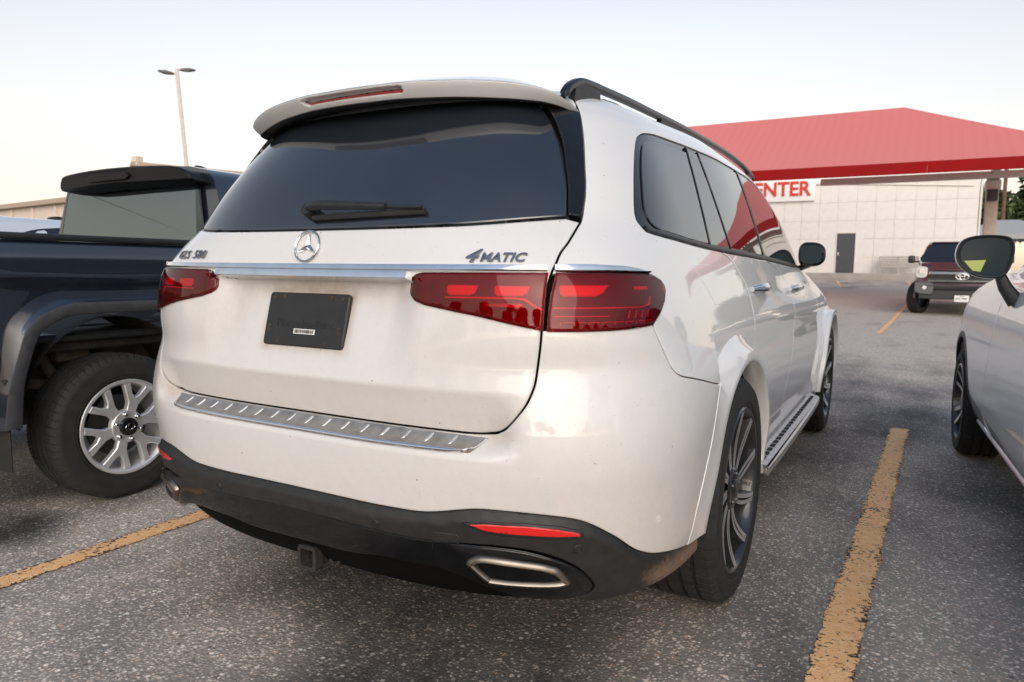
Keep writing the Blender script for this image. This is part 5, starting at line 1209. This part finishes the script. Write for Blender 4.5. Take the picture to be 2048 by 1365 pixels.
for rx_, rz_ in ((.135, .075), (.052, .070), (.088, .030)):
    zo = .97 if rx_ != .088 else 1.005
    mp_('grille_emblem', tube([(rx_*math.cos(t), .085, zo+rz_*math.sin(t)) for t in np.linspace(0, 2*math.pi, 30, endpoint=False)], rrect(.022, .022, .008), upv=(0, 1, 0), closed=True), 'chrome')
mp_('bumper_bar', prism([(-.98, .64), (.98, .64), (.99, .74), (.62, .76), (-.62, .76), (-.99, .74)], .12, lambda a, b, h: (a, .17-h+.12*(a/.98)**4, b), .02), 'silver_bumper')
mp_('lower_bumper', prism([(-.90, .40), (.90, .40), (.93, .64), (-.93, .64)], .12, lambda a, b, h: (a, .20-h+.12*(a/.98)**4, b), .02), 'black_plastic')
pl = mp_('number_plate', prism(rrect(.31, .16, .015), .012, lambda a, b, h: (a+.02, .075-h, .43+b), .002), 'plate_white')
for s_, sz_, zz in (('TEXAS', .036, .485), ('JKC 9881', .066, .425)):
    tm = text_mesh(s_, sz_, 0, .95, .001, 'CENTER', 1.0, .0006); warp(tm, lambda c: np.stack([c[:, 0]+.02, .0625-c[:, 2]*0, zz+c[:, 1]], -1)); mp_('plate_lettering', tm, 'ink_black', pl)
LW = dict(tyre=tyre_mesh(.41, .27, 44, (-.5, 0, .5), .262, .008), barrel=lathe([(-.002, .268), (.003, .262), (-.02, .25), (-.2, .24)], 48), hub=SWH, spoke=[blade(.045, .255, lambda t: .034-.008*t, tw, -.03, -.004, a0, deep=.03, n=6) for a0, tw in ((-.14, -.05), (.14, .05))])
for sg in (1, -1):
    for yy, st in ((1.05, R(-24)), (4.75, 0)):
        w_ = link('wheel', LW['barrel'], 'dark_rim', mar, loc=(sg*1.0-.02*(st != 0), yy, .41), keep=False, rot=(0, 0, (0 if sg > 0 else math.pi)+st))
        link('tyre', LW['tyre'], 'rubber', w_, keep=False); link('hub_cap', LW['hub'], 'chrome', w_, keep=False)
        for i in range(6):
            for s_ in LW['spoke']: link('spoke', s_, ['chrome', 'dark_rim'], w_, rot=(2*math.pi*i/6, 0, 0), keep=False)
mp_('underbody', box(1.5, 4.8, .14, .03, 1, (0, 2.9, .47)), 'iron')
# ------------------------------------------------------------------ cars half hidden behind others
car_paint('paint_pale', (.55, .60, .66), speck=False); car_paint('paint_graphite', (.05, .05, .055), speck=False, metal=.3)
c2 = thing('parked_car', 'pale car roof showing above the bed of the navy pickup', 'car', (-6.55, 3.3, 0), R(0)); saloon(c2, 0, 0, 'paint_pale', False)
link('antenna_base', prism(cr([(0, 0), (.02, .03), (.12, .035), (.15, 0)], 3), .05, lambda a, b, h: (.15+h, -.55+a, 1.635+b)), 'gloss_black', c2, keep=False)
link('antenna_mast', tube([(.22, -.30, 1.63), (.22, -.15, 1.72), (.22, .05, 1.76)], circ(.004, 6)), 'black_rubber_trim', c2, keep=False)
c3 = thing('parked_car', 'dark grey car half hidden behind the silver car mirror at the right edge', 'car', (6.1, 27.5, float(ground_z(0, 27.5))), math.pi+R(8)); saloon(c3, 0, 0, 'paint_graphite', False)
# ------------------------------------------------------------------ pale service building with panelled wall
simple('wall_panel', (.74, .70, .66), .7, var=.05, vscale=3, bump=.05, bscale=40); simple('wall_joint', (.70, .66, .62), .8); simple('door_grey', (.060, .062, .072), .5, var=.1); simple('sign_white', (.80, .78, .76), .4); simple('sign_red', (.62, .030, .020), .35)
simple('concrete', (.36, .33, .30), .85, var=.15, vscale=2, bump=.2, bscale=30); simple('bench_wood', (.42, .39, .35), .7, var=.2, vscale=12); simple('metal_white', (.68, .66, .62), .5, var=.05); simple('column_tan', (.52, .45, .38), .6, var=.08)
WY, WB, WT = 41.4, 1.05, 6.02
bld = thing('service_building', 'pale panelled building wall with red lettering behind the red canopy', 'building', (-12, WY+6, WB))
def bpt(name, me, mat, parent=None, loc=None): return link(name, me, mat, parent or bld, loc=loc)
wall = bpt('wall', box(44.2, 12, WT-WB-.04, 0, 1, (4.25-22.1, WY+6.05, (WB+WT)/2)), 'wall_joint')
pn = box(.913, .06, .977, .004, 1)
for r_ in range(5):
    for c_ in range(17):
        x_ = 4.25-.46-c_*.92; z_ = WB+.50+r_*.985
        if -2.3 < x_-.1 < -1.0 and z_ < 3.2: continue
        bpt('wall_panel', pn, 'wall_panel', wall, (x_, WY+.025, z_))
bpt('wall_face', box(28, .06, WT-WB, 0, 1, (4.25-.92*17-14.01, WY+.025, (WB+WT)/2)), 'wall_panel', wall)
for xa, xb, za, zb in ((-2.76+.46-.46+.0, -2.19, WB, 3.40), (-1.22, -.82, WB, 3.40), (-2.19, -1.22, 3.34, 3.40)):
    pass
bpt('door_surround', box(1.94, .05, 2.18+.78, .004, 1, (-1.73, WY+.028, WB+1.475)), 'wall_panel', wall)
dr_ = bpt('door', box(.90, .06, 2.12, .008, 1, (-1.70, WY-.022, 1.20+1.06)), 'door_grey'); bpt('door_handle', box(.06, .06, .16, .01, 1, (-2.06, WY-.07, 2.22)), 'chrome', dr_)
bpt('door_frame', tube([(-2.18, WY-.01, 1.18), (-2.18, WY-.01, 3.36), (-1.22, WY-.01, 3.36), (-1.22, WY-.01, 1.18)], rrect(.05, .06, .005), upv=(0, 1, 0)), 'metal_white', dr_)
bpt('parapet', box(44.6, .5, .16, .02, 1, (4.25-22.1, WY+.14, WT+.06)), 'metal_white')
bpt('corner_downpipe', tube([(4.33, WY+.1, WB), (4.33, WY+.1, WT)], circ(.06, 10), upv=(1, 0, 0)), 'metal_white')
bpt('eave_conduit', tube([(-2.5, WY-.05, 6.02), (4.0, WY-.05, 5.62)], circ(.03, 8)), 'metal_white')
sb_ = bpt('sign_box', box(6.6, .14, 1.16, .02, 2, (-3.38-3.3, WY-.10, 5.72)), 'sign_white')
tm = text_mesh('CENTER', 1.10, 0, .92, .03, 'RIGHT', 1.0, .022); bpt('sign_lettering', warp(tm, lambda c: np.stack([c[:, 0]-3.62, WY-.20-c[:, 2], 5.79+c[:, 1]], -1)), 'sign_red', sb_)
sw = link('sidewalk', box(60, 2.9, .5, .02, 2, (-20, 39.95, .93)), 'concrete'); tag(sw, kind='structure')
# bench
bn = thing('bench', 'weathered slatted bench standing against the pale wall beside the grey door', 'bench', (.9, 40.7, 1.18))
for z_ in (.50, .62, .74, .86): link('back_slat', box(1.80, .03, .10, .008, 1, (0, .12+(z_-.5)*.25, z_)), 'bench_wood', bn, keep=False)
for y_ in (-.30, -.17, -.04): link('seat_slat', box(1.80, .11, .035, .008, 1, (0, y_, .43)), 'bench_wood', bn, keep=False)
for x_ in (-.88, 0, .88):
    link('leg', box(.07, .07, .43, .008, 1, (x_, -.30, .205)), 'bench_wood', bn, keep=False); link('leg', box(.07, .07, .90, .008, 1, (x_, .16, .44)), 'bench_wood', bn, keep=False)
link('seat_panel', box(1.72, .02, .10, .004, 1, (0, -.34, .36)), 'bench_wood', bn, keep=False)
# ------------------------------------------------------------------ red canopy
def fabric():
    m, nt, N_, L, b = new_mat('red_fabric'); tc = nd(nt, 'TexCoord')
    n = nd(nt, 'TexNoise', i_Scale=.8, i_Detail=4.0); L.new(tc.outputs['Object'], n.inputs['Vector'])
    w_ = nd(nt, 'TexWave', i_Scale=1.1, i_Distortion=1.5); w_.bands_direction = 'X'; L.new(tc.outputs['Object'], w_.inputs['Vector'])
    ad = nd(nt, 'Math', operation='ADD'); L.new(n.outputs[0], ad.inputs[0]); L.new(w_.outputs[0], ad.inputs[1])
    L.new(ramp(nt, ad.outputs[0], [(.3, (.72, .155, .135)), (1.0, (.75, .17, .15))]), b.inputs['Base Color']); b.inputs['Roughness'].default_value = .55
    b.inputs['Sheen Weight'].default_value = .25; b.inputs['Sheen Roughness'].default_value = .5
    tr = nd(nt, 'BsdfTranslucent'); tr.inputs[0].default_value = (.75, .20, .16, 1); mx = nd(nt, 'MixShader'); mx.inputs[0].default_value = .12; o_ = nt.nodes['Material Output']
    L.new(b.outputs[0], mx.inputs[1]); L.new(tr.outputs[0], mx.inputs[2]); L.new(mx.outputs[0], o_.inputs[0])
fabric(); simple('fascia_red', (.26, .003, .004), .75, var=.08, vscale=2, spec=.2)
can = thing('red_canopy', 'large red fabric canopy with hipped top on white posts', 'canopy', (-2.5, 26.9, float(ground_z(0, 27))))
def cpt(name, me, mat, parent=None): return link(name, me, mat, parent or can)
XL, XR, YF, YB, ZE = -14.0, 6.15, 22.2, 28.9, 4.36; ZB = 5.15; RL, RR_, YR, ZR = -8.8, .95, 26.9, 6.86
def panel(name, a, b, c, d, n=14, sag=.10):
    a, b, c, d = map(np.array, (a, b, c, d)); V_ = []
    for i in range(n+1):
        for j in range(n+1):
            s_, t_ = i/n, j/n; p = (a*(1-s_)+b*s_)*(1-t_)+(d*(1-s_)+c*s_)*t_; p = p-np.array([0, 0, sag*4*t_*(1-t_)*(.3+.7*4*s_*(1-s_))]); V_.append(p)
    F_ = [(i*(n+1)+j, (i+1)*(n+1)+j, (i+1)*(n+1)+j+1, i*(n+1)+j+1) for i in range(n) for j in range(n)]
    cpt(name, mk(V_, F_), 'red_fabric')
panel('fabric_panel', (XL, YF, ZE), (XR, YF, ZE), (RR_, YR, ZR), (RL, YR, ZR)); panel('fabric_panel', (XR, YF, ZE), (XR, YB, ZB), (RR_, YR, ZR), (RR_, YR, ZR))
panel('fabric_panel', (XR, YB, ZB), (XL, YB, ZB), (RL, YR, ZR), (RR_, YR, ZR)); panel('fabric_panel', (XL, YB, ZB), (XL, YF, ZE), (RL, YR, ZR), (RL, YR, ZR))
for (xa, xb) in ((-14, -9.2), (-9.198, -5.3), (-5.298, -1.28), (-1.278, 1.70), (1.702, 6.15)): cpt('fascia_panel', box(xb-xa, .05, .33, 0, 1, ((xa+xb)/2, YF, ZE-.165)), 'fascia_red')
for x_ in (-12.5, -5.0, 3.62):
    zb_ = float(ground_z(0, 26.5)); cpt('post', box(.34, .34, 4.3-zb_, .02, 2, (x_, 26.5, (4.3+zb_)/2)), 'column_tan'); cpt('post_cap', box(.42, .46, .30, .02, 2, (x_, 26.5, 4.05)), 'metal_white')
    cpt('junction_box', box(.30, .20, .36, .02, 2, (x_-.02, 26.22, 3.72)), 'flare_plastic')
    cpt('cross_beam', box(.16, 3.2, .20, .01, 1, (x_, 24.9, 4.46)), 'metal_white')
cpt('long_beam', box(7.4, .22, .22, .02, 2, (2.2, 26.2, 4.36)), 'metal_white')
# ------------------------------------------------------------------ grey tent, utility pole, lamp posts, left buildings
simple('tent_grey', (.33, .34, .35), .7, var=.06); simple('pole_wood', (.14, .075, .05), .85, var=.3, vscale=6); simple('wall_beige', (.66, .57, .49), .8, var=.05, vscale=1.5); simple('wall_trim_tan', (.42, .33, .25), .7); simple('lamp_head', (.10, .09, .08), .5); simple('post_steel', (.56, .49, .44), .5, var=.08)
tn = thing('grey_tent', 'small grey pyramid tent beyond the canopy at the right edge', 'tent', (6.6, 53, 1.2))
V_ = [(-2.4, -2, 2.45), (2.6, -2, 2.45), (2.6, 2, 2.45), (-2.4, 2, 2.45), (-.9, 0, 3.42), (.6, 0, 3.42), (-2.4, -2, 2.15), (2.6, -2, 2.15), (2.6, 2, 2.15), (-2.4, 2, 2.15)]
link('tent_roof', mk(V_, [(0, 1, 5, 4), (1, 2, 5), (2, 3, 4, 5), (3, 0, 4), (0, 6, 7, 1), (1, 7, 8, 2), (2, 8, 9, 3), (3, 9, 6, 0)], False), 'tent_grey', tn, keep=False)
for x_, y_ in ((-2.35, -1.95), (2.55, -1.95), (2.55, 1.95), (-2.35, 1.95)): link('tent_leg', tube([(x_, y_, -.3), (x_, y_, 2.3)], circ(.05, 8), upv=(1, 0, 0)), 'metal_white', tn, keep=False)
up_ = thing('utility_pole', 'brown wooden utility pole rising in front of the far trees', 'pole', (6.95, 60, 1.0))
link('pole_shaft', tube([(0, 0, -.3), (.0, 0, 8.6)], circ(.15, 12), upv=(1, 0, 0), scale=[1, .75]), 'pole_wood', up_, keep=False)
def lamp_post(loc, h, label, lit=False, lean=(0, 0), ang=0):
    o = thing('lamp_post', label, 'lamp post', loc, ang)
    link('post_shaft', tube([(-lean[0]*1.0, 0, 0), (0, 0, h)], rrect(.16, .16, .03), upv=(1, 0, 0), scale=[1.1, .85]), 'post_steel', o, keep=False)
    link('post_cap', box(.12, .12, .22, .02, 2, (0, 0, h+.02)), 'post_steel', o, keep=False)
    for sg, dz in ((-1, -.08), (1, .10)):
        hd = link('lamp_head', loft([[(sg*(.10+t*.58), a*w_, h+dz*1.0+b*th+.05*t) for a, b in rrect(1, 1, .2, 2)] for t, w_, th in ((0, .08, .06), (.15, .16, .10), (.55, .22, .14), (.9, .16, .07), (1, .06, .03))]), 'lamp_head', o, keep=False)
        link('head_arm', tube([(0, 0, h+dz*.6), (sg*.14, 0, h+dz)], circ(.03, 8), upv=(0, 1, 0)), 'post_steel', o, keep=False)
lamp_post((-24.0, 17.0, .1), 8.6, 'tall pale lamp post with two flat heads behind the navy pickup', lean=(-.55, 0), ang=R(54))
lb = thing('beige_building', 'low beige building with a flat tan roof edge behind the navy pickup', 'building', (-40, 20, 0))
a_ = np.array([-52., 19.27]); b_ = np.array([-29.6, 16.58]); dd_ = (b_-a_)/np.linalg.norm(b_-a_); nn_ = np.array([-dd_[1], dd_[0]]); ln_ = np.linalg.norm(b_-a_); mid = (a_+b_)/2+nn_*5; an = math.atan2(dd_[1], dd_[0])
def rot_box(name, sx, sy, sz, c, mat, parent, bev=.01):
    me = box(sx, sy, sz, bev, 1); me.transform(Matrix.Translation(c) @ Matrix.Rotation(an, 4, 'Z')); return link(name, me, mat, parent)
rot_box('wall', ln_, 10, 3.9, (mid[0], mid[1], 1.95), 'wall_beige', lb); rot_box('roof_edge', ln_+.6, 10.6, .22, (mid[0], mid[1], 4.02), 'wall_trim_tan', lb)
for t in np.linspace(.06, .97, 9):
    p = a_+dd_*ln_*t-nn_*.06; rot_box('downpipe', .12, .12, 3.8, (p[0], p[1], 1.95), 'wall_beige', lb)
tb = thing('beige_building', 'taller beige building whose roof edge shows above the navy pickup cab', 'building', (-38, 27, 0))
qd = [(-32.3, 20.5), (-30.1, 26.1), (-36.5, 30.9), (-39.2, 24.5)]
link('wall', prism(qd, 6.1, lambda a, b, h: (a, b, h)), 'wall_beige', tb); link('roof_edge', prism(inset_poly(np.array(qd), -.2), .20, lambda a, b, h: (a, b, 6.05+h)), 'wall_trim_tan', tb); link('chimney_box', box(.4, .4, .45, .02, 1, (-32.3, 20.6, 6.30)), 'wall_beige', tb)
# ------------------------------------------------------------------ trees
def foliage():
    m, nt, N_, L, b = new_mat('foliage'); oi = nd(nt, 'TexNoise', i_Scale=1.4, i_Detail=3.0); tc = nd(nt, 'TexCoord'); L.new(tc.outputs['Object'], oi.inputs['Vector'])
    gi = nd(nt, 'NewGeometry')
    L.new(ramp(nt, gi.outputs['Random Per Island'], [(0, (.028, .050, .014)), (.5, (.055, .085, .022)), (1, (.095, .125, .035))]), b.inputs['Base Color']); b.inputs['Roughness'].default_value = .7
    b.inputs['Subsurface Weight'].default_value = 0
foliage(); simple('bark', (.10, .075, .055), .9, var=.3, vscale=8)
def tree_mesh(h, rx, seed, nleaf=4200, ls=.20):
    r_ = np.random.default_rng(seed); trunk_V = []; clumps = []
    for _ in range(16):
        a = r_.uniform(0, 6.28); q = r_.uniform(.15, .85)*rx; z = h*r_.uniform(.42, .92); q *= (1-.55*abs(z/h-.6)/.4); clumps.append((q*math.cos(a), q*math.sin(a), z, r_.uniform(.28, .50)*rx))
    clumps.append((0, 0, h*.88, .4*rx)); V_ = []; F_ = []
    for i in range(nleaf):
        cx, cy, cz, cr_ = clumps[r_.integers(len(clumps))]; d = r_.normal(size=3); d /= np.linalg.norm(d); p = np.array([cx, cy, cz])+d*cr_*r_.uniform(.55, 1.08)*np.array([1, 1, .8])
        u = r_.normal(size=3); u /= np.linalg.norm(u); w_ = np.cross(u, r_.normal(size=3)); w_ /= np.linalg.norm(w_)+1e-9; s_ = ls*r_.uniform(.6, 1.4)
        k = len(V_); V_ += [p-u*s_, p+w_*s_*.45, p+u*s_, p-w_*s_*.45]; F_.append((k, k+1, k+2, k+3))
    crown = mk(V_, F_, False)
    limbs = [tube([(0, 0, -.2), (.05, 0, h*.25), (0, .1, h*.55)], circ(.16*h/7, 9), upv=(1, 0, 0), scale=[1.2, 1, .6])]
    Vt = []; Ft = []
    for path, r0 in [([(0, 0, -.2), (.05, 0, h*.25), (0, .1, h*.60)], .16*h/7)]+[([(0, 0, h*.3), (c[0]*.5, c[1]*.5, c[2]*.75), (c[0], c[1], c[2])], .07*h/7) for c in clumps[:8]]:
        me = tube(path, circ(r0, 7), upv=(1, .3, 0), scale=[1.2, .8, .4]); o_ = len(Vt); Vt += [tuple(v.co) for v in me.vertices]; Ft += [tuple(o_+i for i in p.vertices) for p in me.polygons]; bpy.data.meshes.remove(me)
    return crown, mk(Vt, Ft)
TM = [tree_mesh(7.4, 3.6, 3, 6500, .22), tree_mesh(8.2, 3.4, 11, 6500, .22)]
def tree(loc, k, label, group=None, s=1.0, rz=0):
    o = thing('leafy_tree', label, 'tree', loc, rz, group); o.scale = (s, s, s)
    link('trunk', TM[k][1], 'bark', o, keep=False); link('crown', TM[k][0], 'foliage', o, keep=False)
tree((6.2, 74, .6), 0, 'leafy green tree just right of the building corner, behind the canopy post', 'trees beyond the lot', 1.12)
tree((10.6, 72, .6), 1, 'tallest leafy green tree at the right edge, beyond the utility pole', 'trees beyond the lot', 1.22, 1.0)
tree((15.5, 75, .6), 0, 'leafy green tree mostly cut off by the right edge', 'trees beyond the lot', 1.05, 2.0)
tree((1.5, 80, .6), 1, 'leafy green tree mostly hidden behind the pale building', 'trees beyond the lot', .9, 2.4)
mir_trees = [(-32+5.2*i, -42+6*math.sin(i*1.9)-.02*(-32+5.2*i)**2*.3, .9+.25*math.sin(i*2.7)) for i in range(13)]+[(40+2*math.sin(i), -26+7.5*i, 1.0+.15*math.sin(i*3.1)) for i in range(4)]
for i, (x_, y_, s_) in enumerate(mir_trees):
    tree((x_, y_, 0), i % 2, 'dark tree seen only as a reflection in the tail lamps', 'trees mirrored in the tail lamps', s_, i*1.3)
